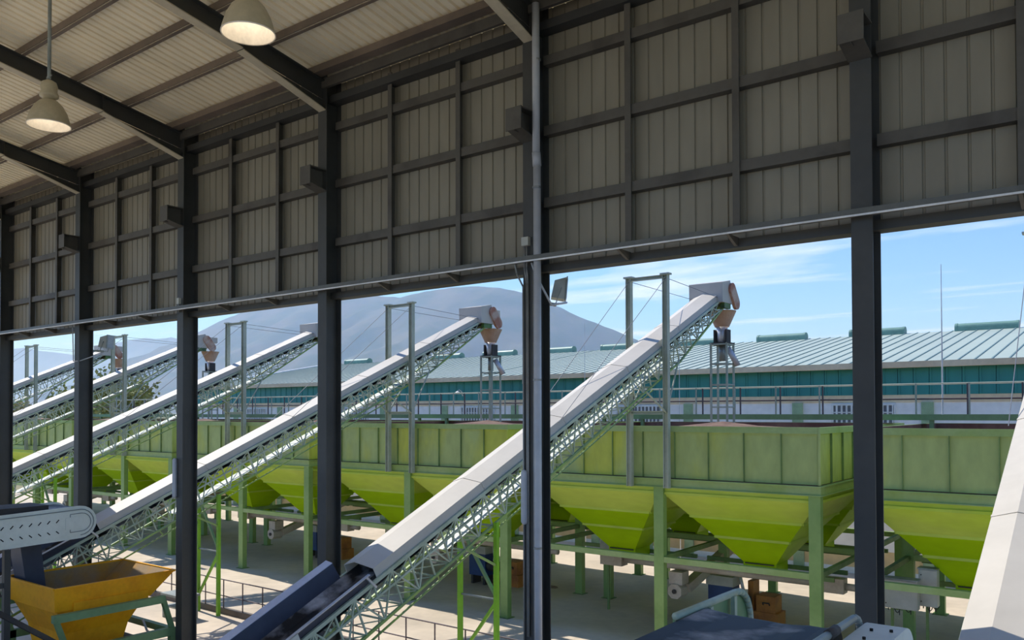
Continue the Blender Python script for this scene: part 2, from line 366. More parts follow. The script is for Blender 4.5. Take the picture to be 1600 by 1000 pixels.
# ------------------------------------------------------------------ services on the columns
C1 = COLX[2]
dp = thing('downpipe', 'pale grey plastic downpipe running down a steel column', 'pipe', (0, 0, 0))
px1 = C1 + 0.215
MB().tube((px1, 10.47, 13.1), (px1, 10.47, 10.72), 0.06, n=14).build('upper_pipe', 'pipe_grey', dp, smooth=True)
MB().tube((px1, 10.47, 10.76), (px1 - 0.0, 10.49, 10.55), 0.068, n=14).build('socket', 'pipe_grey', dp, smooth=True)
MB().tube((px1 - 0.0, 10.49, 10.56), (px1 - 0.0, 10.49, FZ), 0.06, n=14).build('lower_pipe', 'pipe_grey', dp, smooth=True)
for z in (12.2, 10.2, 7.2, 4.6, 2.5): MB().tube((px1, 10.48, z), (px1, 10.48, z + 0.03), 0.067, n=14).build('clip', 'conduit', dp)
cd = thing('conduit', 'thin grey electrical conduits clipped to the downpipe column', 'conduit', (0, 0, 0))
for dx, top in ((-0.11, 9.08), (-0.065, 9.33), (-0.02, 9.33), (0.085, 9.08)):
    m = MB()
    if dx == -0.11: m.path([(C1 - 0.2, 10.46, 9.06), (C1 - 0.19, 10.5, 8.9), (C1 - 0.105, 10.55, 8.7), (C1 - 0.105, 10.555, 3.0)], 0.014)
    elif dx == 0.085: m.tube((C1 + 0.095, 10.555, 9.0), (C1 + 0.095, 10.555, FZ), 0.014)
    else: m.path([(C1 + dx, 10.53, top), (C1 + dx, 10.53, 9.0), (C1 + dx * 0.6, 10.555, 8.75), (C1 + dx * 0.6, 10.555, 3.2)], 0.014)
    m.build('conduit_pipe', 'conduit', cd, smooth=True)
jb = thing('junction_box', 'small grey junction box above the tray on the downpipe column', 'junction box', (C1 - 0.04, 10.545, 9.34))
MB().box(-0.06, 0.06, -0.03, 0.035, 0, 0.14).build('case', 'cabinet_grey', jb); MB().box(-0.065, 0.065, -0.042, -0.03, 0.005, 0.135).build('lid', 'cabinet_grey', jb)
jb2 = thing('junction_box', 'grey junction box fixed above the tray on a plain column', 'junction box', (COLX[4] + 0.0, 10.545, 9.22))
MB().box(-0.05, 0.05, -0.03, 0.035, 0, 0.14).build('case', 'cabinet_grey', jb2); MB().tube((0, -0.0, 0), (0, 0, -0.2), 0.015).build('cable_gland', 'conduit', jb2)
sb = thing('switch_box', 'small grey switch box on the edge of the downpipe column', 'switch', (C1 - 0.17, 10.72, 7.25))
MB().box(-0.05, 0.05, -0.05, 0.05, -0.08, 0.08).build('case', 'cabinet_grey', sb); MB().path([(0, 0, 0.08), (-0.03, 0, 0.35), (0.0, 0, 0.75)], 0.01).build('lead', 'dark_iron', sb)
tl = thing('tube_light', 'grey weatherproof tube light mounted upright on downpipe column', 'light', (C1 - 0.07, 10.52, 4.95))
def capsule(r, h, n=12):
    m = MB(); prof = [(0.0, 0)] + [(r * math.sin(a), r - r * math.cos(a)) for a in (PI / 8 * i for i in range(1, 5))] + [(r * math.sin(PI / 2 - a), h - r + r * math.sin(a)) for a in (PI / 8 * i for i in range(0, 4))] + [(0.0, h)]
    return m.lathe(prof, (0, 0, 0), n)
capsule(0.055, 0.86).build('diffuser', 'pipe_grey', tl, smooth=True); MB().box(-0.04, 0.04, 0.02, 0.06, 0.03, 0.83).build('back_plate', 'conduit', tl)
tl2 = thing('tube_light', 'grey weatherproof tube light mounted upright on column beside conveyor hood', 'light', (COLX[4] - 0.13, 10.54, 4.75))
capsule(0.05, 0.92).build('diffuser', 'pipe_grey', tl2, smooth=True); MB().box(-0.04, 0.04, 0.02, 0.06, 0.03, 0.88).build('back_plate', 'conduit', tl2)
def floodlight(loc, label, rz, reach=0.34):
    f = thing('floodlight', label, 'floodlight', loc); f.rotation_euler = (0, 0, rz)
    MB().extrude([(-0.19, -0.15), (0.03, -0.19), (0.06, 0.17), (-0.13, 0.12)], (-0.17, 0, 0), (0, 1, 0), (0, 0, 1), (1, 0, 0), 0.34).build('body', 'cabinet_grey', f)
    MB().extrude([(0.035, -0.2), (0.055, -0.2), (0.085, 0.18), (0.065, 0.18)], (-0.19, 0, 0), (0, 1, 0), (0, 0, 1), (1, 0, 0), 0.38).build('front_frame', 'galvanised', f)
    MB().extrude([(0.056, -0.17), (0.062, -0.17), (0.088, 0.15), (0.082, 0.15)], (-0.16, 0, 0), (0, 1, 0), (0, 0, 1), (1, 0, 0), 0.32).build('lens', 'glass_lens', f)
    MB().bar((-0.2, -0.02, 0), (-0.2, -0.12, -0.26), 0.03, 0.008).bar((0.2, -0.02, 0), (0.2, -0.12, -0.26), 0.03, 0.008).bar((-0.2, -0.12, -0.26), (0.2, -0.12, -0.26), 0.03, 0.01).build('yoke', 'galvanised', f)
    back = V((-math.sin(rz), -math.cos(rz), 0))                 # straight back to the column
    p0 = V((0, -0.12, -0.26)); MB().bar(p0, p0 + back * reach, 0.05, 0.05).build('arm', 'galvanised', f)
    return f
floodlight((C1 + 0.10, 11.36, 8.74), 'grey floodlight on an arm outside the downpipe column', -0.95)
floodlight((COLX[5] + 0.12, 11.36, 8.66), 'grey floodlight on an arm outside a column over distant conveyors', -0.95)
fc = MB().path([(C1 + 0.1, 10.5, 9.05), (C1 + 0.17, 10.52, 8.85), (C1 + 0.3, 10.75, 8.4), (C1 + 0.22, 11.3, 8.5)], 0.018).build('flex_conduit', 'pipe_grey', smooth=True)
tag(fc, 'pale flexible conduit curving from tray to floodlight', 'conduit')
fc = MB().path([(COLX[5] - 0.13, 10.53, 9.0), (COLX[5] - 0.12, 10.55, 8.1), (COLX[5] + 0.1, 10.6, 8.1), (COLX[5] + 0.18, 11.2, 8.35)], 0.014).build('flex_conduit', 'pipe_grey', smooth=True)
tag(fc, 'pale cable looped around a column to its floodlight', 'conduit')

# hanging high-bay lamps
def high_bay(x, y, z, label):
    t = thing('high_bay_lamp', label, 'lamp', (x, y, z), None)
    MB().lathe([(0.30, 0.0), (0.295, 0.05), (0.25, 0.20), (0.19, 0.31), (0.13, 0.37), (0.08, 0.40), (0.0, 0.40)], (0, 0, 0), 32).build('shade', 'lamp_shell', t, smooth=True)
    MB().lathe([(0.298, 0.0), (0.305, 0.0), (0.305, 0.012), (0.292, 0.012)], (0, 0, 0), 32).build('rim', 'lamp_inner', t)
    MB().lathe([(0.294, 0.004), (0.286, 0.05), (0.242, 0.195), (0.18, 0.30), (0.12, 0.355), (0.0, 0.37)], (0, 0, 0), 32).build('reflector', 'lamp_inner', t, smooth=True)
    MB().lathe([(0.0, 0.395), (0.085, 0.40), (0.095, 0.43), (0.13, 0.44), (0.135, 0.47), (0.11, 0.52), (0.12, 0.60), (0.10, 0.66), (0.05, 0.69), (0.0, 0.69)], (0, 0, 0), 20).build('ballast_housing', 'lamp_shell', t, smooth=True)
    ld_ = bpy.data.lights.new('high_bay_bulb', 'POINT'); ld_.energy = 0.7; ld_.color = (1.0, 0.9, 0.74); ld_.shadow_soft_size = 0.06
    lo_ = bpy.data.objects.new('high_bay_bulb', ld_); col.objects.link(lo_); lo_.parent = t; lo_.location = (0, 0, 0.18)
    MB().bar((-0.06, 0, 0.69), (-0.06, 0, 0.76), 0.02).bar((-0.06, 0, 0.76), (0.07, 0, 0.76), 0.02).build('hook', 'galvanised', t)
    MB().tube((0, 0, 0.72), (0, 0, zr(y) + 0.5 - z), 0.028, n=8).build('rod', 'galvanised', t)
    return t
high_bay(-13.12, 5.67, 11.05, 'cream bell shaped high-bay lamp showing its long hanging rod')
high_bay(-8.12, 5.67, 11.05, 'cream bell shaped high-bay lamp whose rod is out of view')

# ------------------------------------------------------------------ railing on the edge of the apron
rail = thing('guard_railing', 'thin brown pipe railing on the kerb of the apron', 'railing', (0, 13.9, FZ))
MB().box(-60, 10, -0.05, 0.08, 0, 0.16).build('kerb', 'kerb', rail)
for z in (0.96, 0.50): MB().tube((-60, 0, z), (10, 0, z), 0.017, n=8).build('rail', 'rail_brown', rail)
pm = MB().tube((0, 0, 0.02), (0, 0, 0.97), 0.017, n=8).mesh('post', 'rail_brown')
x = -11.93
for i in range(-20, 52): place(pm, 'post', rail, (-11.93 - 0.905 * i, -0.0, 0))

# ------------------------------------------------------------------ storage bins with hoppers
BW, BY0, BY1 = 9.1, 0.0, 9.15           # local: x from -9.1 to 0, y depth, z world heights
ZT, ZP, ZF, ZO = 6.30, 4.83, 4.57, 2.36     # rim top, panel bottom, flange bottom, outlet top
def build_bin():
    t = thing('storage_bin', 'long green ribbed storage bin with tapered hoppers on square legs', 'bin', (0, 0, 0), 'green storage bins in the yard')
    n = 9; pw = BW / n
    # outer panels
    pn = MB().box(0, pw, 0.0, 0.012, ZP, ZT - 0.02).mesh('wall_panel', 'panel_green')
    for i in range(n): place(pn, 'wall_panel', t, (-BW + i * pw, 0.06, 0))
    for i in range(n): place(pn, 'wall_panel', t, (-BW + i * pw, BY1 - 0.06, 0))
    ns = 9; ps = BY1 / ns
    pe = MB().box(0.0, 0.012, 0, ps, ZP, ZT - 0.02).mesh('end_panel', 'panel_green')
    for i in range(ns):
        place(pe, 'end_panel', t, (-0.07, i * ps, 0)); place(pe, 'end_panel', t, (-BW + 0.06, i * ps, 0))
    rb = MB().box(-0.01, 0.01, -0.06, 0.06, ZP, ZT - 0.17).mesh('stiffener', 'rib_green')
    for i in range(1, n):
        place(rb, 'stiffener', t, (-BW + i * pw, 0.06, 0))
    rbe = MB().box(-0.06, 0.06, -0.012, 0.012, ZP, ZT - 0.17).mesh('stiffener', 'rib_green')
    for i in range(1, ns): place(rbe, 'stiffener', t, (-0.06, i * ps, 0))
    # rim angle, corner strips and flange
    def ring(z0, z1, o, i_):
        m = MB()
        m.box(-BW - o, o, -o, i_, z0, z1).box(-BW - o, o, BY1 - i_, BY1 + o, z0, z1).box(-BW - o, -BW + i_, i_, BY1 - i_, z0, z1).box(-i_, o, i_, BY1 - i_, z0, z1); return m
    ring(ZT - 0.17, ZT, 0.0, 0.065).build('rim', 'flange_green', t)
    ring(ZF, ZF + 0.21, 0.0, 0.10).build('flange_beam', 'flange_green', t)
    ring(ZF + 0.21, ZF + 0.235, 0.05, 0.12).build('flange_lip', 'flange_green', t)
    ring(ZF - 0.02, ZF, 0.04, 0.12).build('flange_foot', 'flange_green', t)
    for cx in (-BW, -0.07):
        MB().box(cx, cx + 0.07, 0.0, 0.07, ZP, ZT - 0.17).build('corner_strip', 'panel_green', t)
    # liner and contents
    m = MB(); e = 0.09
    for x0, x1, y0, y1 in ((-BW + e, -e, e, e + 0.02), (-BW + e, -e, BY1 - e - 0.02, BY1 - e), (-BW + e, -BW + e + 0.02, e, BY1 - e), (-e - 0.02, -e, e, BY1 - e)):
        m.box(x0, x1, y0, y1, ZF, ZT - 0.01)
    m.build('liner', 'liner_rust', t)
    g = MB(); N = 14; M_ = 14; vs_ = []
    for j in range(M_ + 1):
        for i in range(N + 1):
            x = -BW + 0.12 + (BW - 0.24) * i / N; y = 0.12 + (BY1 - 0.24) * j / M_
            d = math.hypot(x + BW / 2, y - BY1 / 2)
            vs_.append((x, y, 6.34 - 0.085 * d + 0.05 * noise.noise(V((x, y, 0)))))
    g.add(vs_, [(j * (N + 1) + i, j * (N + 1) + i + 1, (j + 1) * (N + 1) + i + 1, (j + 1) * (N + 1) + i) for j in range(M_) for i in range(N)])
    g.build('contents', 'fill_grain', t, smooth=True)
    # four hoppers: banded inverted pyramids
    hw = (BW - 0.1) / 2; hd = (BY1 - 0.1) / 2
    for a in (0, 1):
        for b in (0, 1):
            x0 = -BW + 0.05 + a * hw; y0 = 0.05 + b * hd
            cx, cy = x0 + hw / 2, y0 + hd / 2
            def ringpts(f, z):
                ax, ay = 0.45 + (hw / 2 - 0.06 - 0.45) * f, 0.45 + (hd / 2 - 0.06 - 0.45) * f
                return [(cx - ax, cy - ay, z), (cx + ax, cy - ay, z), (cx + ax, cy + ay, z), (cx - ax, cy + ay, z)]
            levels = [(1.0, ZF), (1.0, ZF - 0.18), (0.66, ZF - 0.86), (0.36, ZF - 1.46), (0.0, ZO - 0.03)]
            for q in range(4):
                (f0, z0), (f1, z1) = levels[q], levels[q + 1]
                A, B = ringpts(f0, z0), ringpts(f1, z1)
                band = MB().add(A + B, [(i, (i + 1) % 4, 4 + (i + 1) % 4, 4 + i) for i in range(4)])
                if q == 0: hop = band.build('hopper', 'hopper_dull', t)
                else: band.build('hopper_band', 'hopper_dull' if q == 1 else 'hopper_green', hop)  # lower bands coloured greener in place of ground bounce light
                if q in (1, 2, 3):
                    rr = MB(); P_ = ringpts(f0, z0)
                    for i in range(4): rr.bar(P_[i], P_[(i + 1) % 4], 0.07, 0.07)
                    rr.build('hopper_rib', 'hopper_dull', hop)
            ob = MB()
            for s_ in (-1, 1):
                ob.box(cx + s_ * 0.46 - 0.02, cx + s_ * 0.46 + 0.02, cy - 0.48, cy + 0.48, ZO - 0.28, ZO).box(cx - 0.44, cx + 0.44, cy + s_ * 0.46 - 0.02, cy + s_ * 0.46 + 0.02, ZO - 0.28, ZO)
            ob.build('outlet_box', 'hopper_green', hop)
            MB().tube((cx - 0.42, cy - 0.5, ZO - 0.02), (cx + 0.42, cy - 0.5, ZO - 0.02), 0.018, n=8).build('gate_rod', 'dark_iron', hop)
    # legs and beams
    lm = MB().box(-0.15, 0.15, 0.0, 0.014, 0, ZF).box(-0.15, 0.15, 0.20, 0.214, 0, ZF).box(-0.15, -0.136, 0.014, 0.20, 0, ZF).box(0.136, 0.15, 0.014, 0.20, 0, ZF).mesh('leg', 'leg_green')
    bp = MB().box(-0.22, 0.22, -0.08, 0.3, 0, 0.02).mesh('foot_plate', 'rib_green')
    for lx in (-BW + 0.16, -BW / 2, -0.16):
        for ly in (0.0, BY1 / 2 - 0.1, BY1 - 0.22):
            l = place(lm, 'leg', t, (lx, ly, 0)); place(bp, 'foot_plate', l)
    for ly in (0.1, BY1 / 2, BY1 - 0.1):
        for a, b in ((-BW + 0.3, -BW / 2 - 0.15), (-BW / 2 + 0.15, -0.31)):
            MB().box(a, b, ly - 0.09, ly + 0.09, 2.42, 2.58).build('tie_beam', 'flange_green', t)
    for lx in (-BW + 0.16, -BW / 2, -0.16):
        for a, b in ((0.22, BY1 / 2 - 0.1), (BY1 / 2 + 0.12, BY1 - 0.22)):
            MB().box(lx - 0.06, lx + 0.06, a, b, 2.42, 2.56).build('cross_beam', 'rib_green', t)
    for cx in (-BW * 0.75, -BW * 0.25):
        for cy in (BY1 * 0.25, BY1 * 0.75):
            for s_ in (-0.62, 0.62):
                MB().box(cx - 2.1, cx + 2.1, cy + s_ - 0.04, cy + s_ + 0.04, 2.10, 2.22).build('gate_beam', 'rib_green', t)
    return t
BX = [3.4 - 10 * k for k in range(0, 7)]
YB = 21.45
bin0 = build_bin(); bin0.location = (BX[0], YB, 0)
bins = [bin0] + [copy_tree(bin0, (bx, YB, 0), 'green ribbed storage bin on square legs, ' + ORD[k + 1] + ' one counted from the control cabinets') for k, bx in enumerate(BX[1:])]
bin0['label'] = 'green ribbed storage bin with the grey control cabinets under its corner'

# discharge screws, motors and boxes under each bin
def screw_set(bx, k):
    t = thing('screw_conveyor', 'beige discharge screw tube under the ' + ORD[k + 1] + ' bin counted from the control cabinets', 'screw conveyor', (bx, YB + 2.25, 0), 'discharge screws under the bins')
    MB().tube((-7.6, 0, 1.93), (-0.75, 0, 1.93), 0.115, n=14).build('tube', 'screw_beige', t, smooth=True)
    MB().box(-7.75, -6.95, -0.2, 0.2, 1.72, 2.12).build('inlet_box', 'screw_beige', t)
    MB().box(-0.75, -0.05, -0.19, 0.19, 1.72, 2.12).build('outlet_box', 'screw_beige', t)
    MB().tube((-0.05, 0, 1.9), (0.45, 0, 1.9), 0.1, n=12).build('gear_motor', 'screw_beige', t, smooth=True)
    for xx in (-6.6, -2.3): MB().box(xx - 0.2, xx + 0.2, -0.12, 0.12, 2.0, 2.2).build('saddle', 'screw_beige', t)
    f = thing('feed_screw', 'beige inclined screw with octagonal foot under ' + ORD[k + 1] + ' bin from the control cabinets', 'screw conveyor', (bx, YB + 2.3, 0), 'inclined feed screws under the bins')
    MB().extrude([(-0.22, -0.1), (-0.1, -0.22), (0.1, -0.22), (0.22, -0.1), (0.22, 0.1), (0.1, 0.22), (-0.1, 0.22), (-0.22, 0.1)], (-5.0, -0.42, 1.2), (1, 0, 0), (0, 0, 1), (0, 1, 0), 0.5).build('foot_box', 'screw_beige', f)
    MB().box(-5.22, -4.78, -0.35, 0.12, 1.4, 1.78).build('riser', 'screw_beige', f)
    MB().tube((-5.0, -0.425, 1.2), (-5.0, -0.47, 1.2), 0.07, n=12).build('bearing', 'dark_iron', f)
    MB().bar((-4.85, 0.05, 1.25), (-4.55, 3.4, 2.3), 0.3, 0.28).build('trough', 'screw_beige', f)
for k, bx in enumerate(BX[1:6]): screw_set(bx, k)
def gear_units(bx, k):
    b = thing('drive_unit', 'blue drive unit on a stand beneath the ' + ORD[k + 1] + ' bin from the control cabinets', 'motor', (bx - 4.2, YB + 3.85, 0), 'blue drive units beneath the bins')
    MB().box(-0.45, 0.35, -0.3, 0.3, 0.35, 1.2).build('cabinet', 'blue_motor', b); MB().box(-0.5, 0.4, -0.35, 0.35, 1.2, 1.5).build('cover', 'cabinet_grey', b)
    for a in (-0.35, 0.25): MB().box(a - 0.05, a + 0.05, -0.25, 0.25, 0, 0.35).build('stand', 'dark_iron', b)
    MB().tube((0.4, -0.1, 0.75), (0.85, -0.1, 0.75), 0.2, n=14).build('motor', 'dark_iron', b, smooth=True)
    MB().path([(0.5, 0, 1.5), (0.62, -0.05, 1.1), (0.6, -0.1, 0.7), (0.7, -0.1, 0.5)], 0.05).build('hose', 'galv_light', b, smooth=True)
    o = thing('tool_crate', 'orange metal crate beneath the ' + ORD[k + 1] + ' bin from the control cabinets', 'crate', (bx - 2.9, YB + 4.3, 0), 'orange crates beneath the bins')
    MB().box(-0.45, 0.35, -0.35, 0.35, 0.0, 0.45).build('lower_box', 'orange_box', o); MB().box(-0.35, 0.25, -0.3, 0.3, 0.45, 0.95).build('upper_box', 'orange_box', o)
    MB().path([(-0.12, -0.31, 0.68), (-0.12, -0.36, 0.75), (0.08, -0.36, 0.75), (0.08, -0.31, 0.68)], 0.02).build('handle', 'dark_iron', o)
    MB().box(-0.65, -0.47, -0.2, 0.3, 0.0, 1.35).build('column', 'orange_box', o)
for k, bx in enumerate(BX[1:4]): gear_units(bx, k)
def cabinet(loc, w, h, d, label):
    c = thing('control_cabinet', label, 'cabinet', loc)
    MB().box(0, w, 0, d, 0, h).build('body', 'cabinet_grey', c)
    dr = MB().box(0.02, w - 0.02, -0.015, 0, 0.02, h - 0.02).build('door', 'cabinet_grey', c)
    for z in (0.12, h - 0.14): MB().tube((0.06, -0.016, z), (0.06, -0.03, z), 0.016, n=8).build('lock', 'dark_iron', dr)
    MB().box(-0.02, w + 0.02, -0.04, d + 0.02, h, h + 0.03).build('rain_hood', 'galvanised', c)
    m = MB()
    for i in range(5):
        xa = 0.08 + i * w / 6; dr_ = 0.10 + 0.05 * ((i * 7) % 3)
        m.path([(xa + 0.12 * q / 8 * (1 if i % 2 else -0.4), d / 2 + 0.2 * q / 8, -dr_ * math.sin(PI * q / 8)) for q in range(9)], 0.011, 6)
    m.build('cable_loop', 'dark_iron', c)
    if label.startswith('large'): MB().box(0.1, 0.16, d, d + 0.08, -1.8, 0.4).build('support_post', 'rib_green', c)
    else: MB().box(0.1, 0.16, d, d + 0.08, -1.85, 0.4).build('support_post', 'rib_green', c)
cabinet((-5.34, 22.3, 1.8), 0.78, 0.72, 0.28, 'large grey control cabinet on a post behind the column base')
cabinet((-4.62, 22.75, 1.85), 0.42, 0.92, 0.28, 'narrow grey control cabinet beside the larger control cabinet')
cabinet((-14.78, 24.2, 1.75), 0.4, 1.2, 0.3, 'tall slim grey control cabinet under the hopper outlet')
for (gx, gy, gr, lab) in ((-5.3, 19.9, 0.42, 'rust stained patch of floor in front of the bins'), (-24.6, 24.0, 0.5, 'dark stained patch of concrete between bin legs'), (-18.5, 26.3, 0.5, 'brown drain stain on the shaded concrete')):
    m = MB(); n = 18
    vs_ = [(gr * (1 + 0.35 * noise.noise(V((math.cos(a) * 1.3 + gx, math.sin(a) * 1.3, gy)))) * math.cos(a), 0.6 * gr * (1 + 0.35 * noise.noise(V((math.cos(a) + gx, math.sin(a), gy)))) * math.sin(a), z) for z in (0, 0.004) for a in (2 * PI * i / n for i in range(n))]
    m.add(vs_, [tuple(range(n, 2 * n))] + [(i, (i + 1) % n, n + (i + 1) % n, n + i) for i in range(n)])
    tag(m.build('floor_stain', 'stain', None, (gx, gy, 0.0)), lab, 'stain')

# ------------------------------------------------------------------ inclined belt conveyors
SL = 0.435; ANG = math.atan(SL)
def zc(y): return 8.80 + SL * (y - 21.24)            # crown of the hood
def build_conveyor(k):
    lab = {0: 'white hooded belt conveyor rising right beside the black feed belt', 1: 'white hooded belt conveyor that passes behind the downpipe column', 2: 'white hooded belt conveyor with its loading end behind the yellow hopper'}.get(k, 'white hooded belt conveyor, ' + ORD[k] + ' one counted from the black feed belt')
    t = thing('belt_conveyor', lab, 'conveyor', (-1.36 - 10 * k, 0, 0), 'hooded conveyors rising to the bins')
    d = V((0, 1, SL)).normalized(); nrm = V((0, -SL, 1)).normalized(); X = V((1, 0, 0))
    YA, YE = 10.25, 25.45
    def at(y, x=0, n=0): return V((x, y, zc(y))) + nrm * n
    # hood in sections
    prof = [(-0.40, -0.27), (-0.40, -0.10), (-0.08, 0.0), (0.38, -0.08), (0.40, -0.26), (0.388, -0.26), (0.37, -0.09), (-0.08, -0.012), (-0.388, -0.11), (-0.388, -0.27)]
    L = (YE - YA) / math.cos(ANG); ns = 5; seg = L / ns
    for i in range(ns):
        hm = MB().extrude(prof, V((0, YA, zc(YA))) + d * (i * seg), X, nrm, d, seg - 0.012)
        h = hm.build('hood_section', 'hood_white', t)
        if i: MB().extrude([(-0.408, -0.20), (-0.408, -0.094), (-0.08, 0.010), (0.386, -0.072), (0.404, -0.20), (0.40, -0.20), (0.38, -0.08), (-0.08, 0.001), (-0.40, -0.10), (-0.40, -0.20)], V((0, YA, zc(YA))) + d * (i * seg - 0.03), X, nrm, d, 0.05).build('joint_strap', 'hood_white', h)
    # belt (carrying and return run) on rollers
    YL = 6.6
    bl = (26.0 - YL) / math.cos(ANG)
    b0 = V((0, YL, zc(YL)))
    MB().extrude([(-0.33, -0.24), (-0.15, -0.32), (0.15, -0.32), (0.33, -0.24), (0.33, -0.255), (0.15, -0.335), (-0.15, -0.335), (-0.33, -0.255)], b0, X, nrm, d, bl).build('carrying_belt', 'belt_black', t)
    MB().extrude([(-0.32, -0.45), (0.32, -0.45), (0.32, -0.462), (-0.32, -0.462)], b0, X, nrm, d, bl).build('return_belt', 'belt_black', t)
    # truss: chords
    def depth(y):                                     # the truss tapers to the head
        return 1.06 if y < 22 else 1.06 - 0.5 * min(1, (y - 22) / 3.3)
    for sx in (-0.42, 0.42):
        MB().bar(at(YL, sx, -0.30), at(25.8, sx, -0.30), 0.05, 0.07).build('top_chord', 'truss_green', t)
        MB().bar(at(YL, sx, -0.58), at(25.6, sx, -0.58), 0.04, 0.04).build('middle_chord', 'truss_green', t)
        bc = MB().bar(at(YL, sx, -1.06), at(22, sx, -1.06), 0.05, 0.05).bar(at(22, sx, -1.06), at(25.4, sx, -0.58), 0.05, 0.05)
        bc.build('bottom_chord', 'chord_green', t)
    st = 0.44; n = int((25.3 - YL) / st)
    for sx in (-0.42, 0.42):
        m = MB()
        for i in range(n):
            y0 = YL + i * st; y1 = y0 + st
            m.bar(at(y0, sx, -0.30), at(y0, sx, -depth(y0)), 0.03)
            m.bar(at(y0, sx, -0.32 if i % 2 else -depth(y0)), at(y1, sx, -depth(y1) if i % 2 else -0.32), 0.028)
            m.bar(at(y0, sx, -0.58), at(y1, sx, -0.32), 0.02)
        tag(m.build('lattice', 'truss_green', t), kind='stuff')
    m = MB()
    for i in range(n):
        y0 = YL + i * st
        m.bar(at(y0, -0.42, -depth(y0)), at(y0, 0.42, -depth(y0)), 0.03)
        m.bar(at(y0, -0.42, -depth(y0)), at(y0 + st, 0.42, -depth(y0 + st)), 0.02)
        if y0 > YA: m.tube(at(y0, -0.40, -0.385), at(y0, 0.40, -0.385), 0.035, n=8)
        m.tube(at(y0 + 0.3, -0.40, -0.50), at(y0 + 0.3, 0.40, -0.50), 0.03, n=8)
    tag(m.build('idlers', 'truss_green', t), kind='stuff')
    # light tray on the truss floor catching spillage
    MB().extrude([(-0.36, -1.02), (0.05, -1.02), (0.05, -1.03), (-0.36, -1.03)], V((0, 12.2, zc(12.2))), X, nrm, d, (22 - 12.2) / math.cos(ANG)).build('spill_tray', 'tray_white', t)
    # skirts of the open loading end
    sl = (YA + 0.05 - YL) / math.cos(ANG) - 0.25
    sb_ = V((0, YL, zc(YL)))
    MB().extrude([(-0.36, -0.26), (-0.45, 0.05), (-0.46, 0.05), (-0.375, -0.27)], sb_, X, nrm, d, sl).build('skirt', 'skirt_blue', t)
    MB().extrude([(-0.445, 0.05), (-0.60, 0.085), (-0.60, 0.073), (-0.445, 0.038)], sb_, X, nrm, d, sl).build('skirt_lip', 'skirt_lip', t)
    MB().extrude([(0.36, -0.26), (0.44, -0.06), (0.45, -0.06), (0.375, -0.27)], sb_, X, nrm, d, sl).build('skirt', 'skirt_blue', t)
    MB().extrude([(0.44, -0.06), (0.50, -0.07), (0.50, -0.085), (0.44, -0.075)], sb_, X, nrm, d, sl).build('skirt_lip', 'galv_light', t)
    MB().extrude([(0.49, -0.075), (0.50, -0.075), (0.50, -0.38), (0.49, -0.38)], sb_, X, nrm, d, sl * 0.55).build('side_guard', 'plate_grey', t)
    MB().bar(at(YA - 0.25, 0.46, -0.07), at(YA - 0.12, 0.46, -0.38), 0.04).build('skirt_bracket', 'galv_light', t)
    # head: white cover box, drum and belt guard
    hy = 25.2
    hb = MB().extrude([(0.02, 10.22), (0.0, 10.86), (0.62, 10.98), (0.95, 10.45), (0.85, 10.22)], (-0.58, hy, 0), (0, 1, 0), (0, 0, 1), (1, 0, 0), 1.16)
    hb.build('head_cover', 'hood_white', t)
    MB().box(-0.30, 0.30, hy + 0.78, hy + 1.55, 10.55, 10.85).build('drive_cover', 'hood_white', t)
    g = MB(); gl, gr = 0.27, 0.21
    pr = [(gl + gr * math.cos(a), gr * math.sin(a)) for a in (PI / 10 * i - PI / 2 for i in range(11))] + [(-gl + gr * math.cos(a), gr * math.sin(a)) for a in (PI / 10 * i + PI / 2 for i in range(11))]
    ga = V((0, 0.62, -0.78)).normalized(); gb = V((0, 0.78, 0.62)).normalized()
    g.extrude(pr, (0.56, hy + 0.86, 10.48), ga, gb, X, 0.10).build('belt_guard', 'rust_guard', t)
    MB().tube((-0.42, hy + 0.62, 10.26), (0.42, hy + 0.62, 10.26), 0.2, n=18).build('head_drum', 'motor_green', t, smooth=True)
    MB().box(0.42, 0.56, hy + 0.2, hy + 0.7, 10.05, 10.42).build('bearing_plate', 'motor_green', t)
    MB().box(-0.56, -0.42, hy + 0.2, hy + 0.7, 10.05, 10.42).build('bearing_plate', 'motor_green', t)
    # support tower near the railing
    ty = 13.65
    zt_ = zc(ty) - 1.14
    for sx in (-0.5, 0.5): MB().box(sx - 0.045, sx + 0.045, ty - 0.045, ty + 0.045, FZ, zt_ + 0.05).build('tower_leg', 'tower_green', t)
    MB().bar((-0.5, ty, FZ + 0.45), (0.5, ty, FZ + 1.75), 0.06).build('tower_brace', 'tower_green', t)
    MB().bar((-0.5, ty, zt_ - 0.1), (0.5, ty, FZ + 1.85), 0.06).build('tower_brace', 'frame_green', t)
    for z in (FZ + 1.8, zt_ - 0.02): MB().bar((-0.5, ty, z), (0.5, ty, z), 0.035).build('tower_rung', 'galvanised', t)
    for sx in (-0.5, 0.5): MB().bar((sx, ty, zt_ - 0.85), (sx * 0.84, ty - 0.9, zc(ty - 0.9) - 1.14), 0.045).build('knee_brace', 'chord_green', t)
    MB().tube(at(YL, 0.3, -1.30), at(20.5, 0.3, -1.26), 0.022, n=8).build('tension_rod', 'chord_green', t, smooth=True)
    for yy in (9, 11.5, 14.5, 17.5): MB().bar(at(yy, 0.42, -1.06), at(yy + .1, 0.3, -1.29), 0.025).build('rod_hanger', 'chord_green', t)
    return t
for k in range(6): build_conveyor(k)

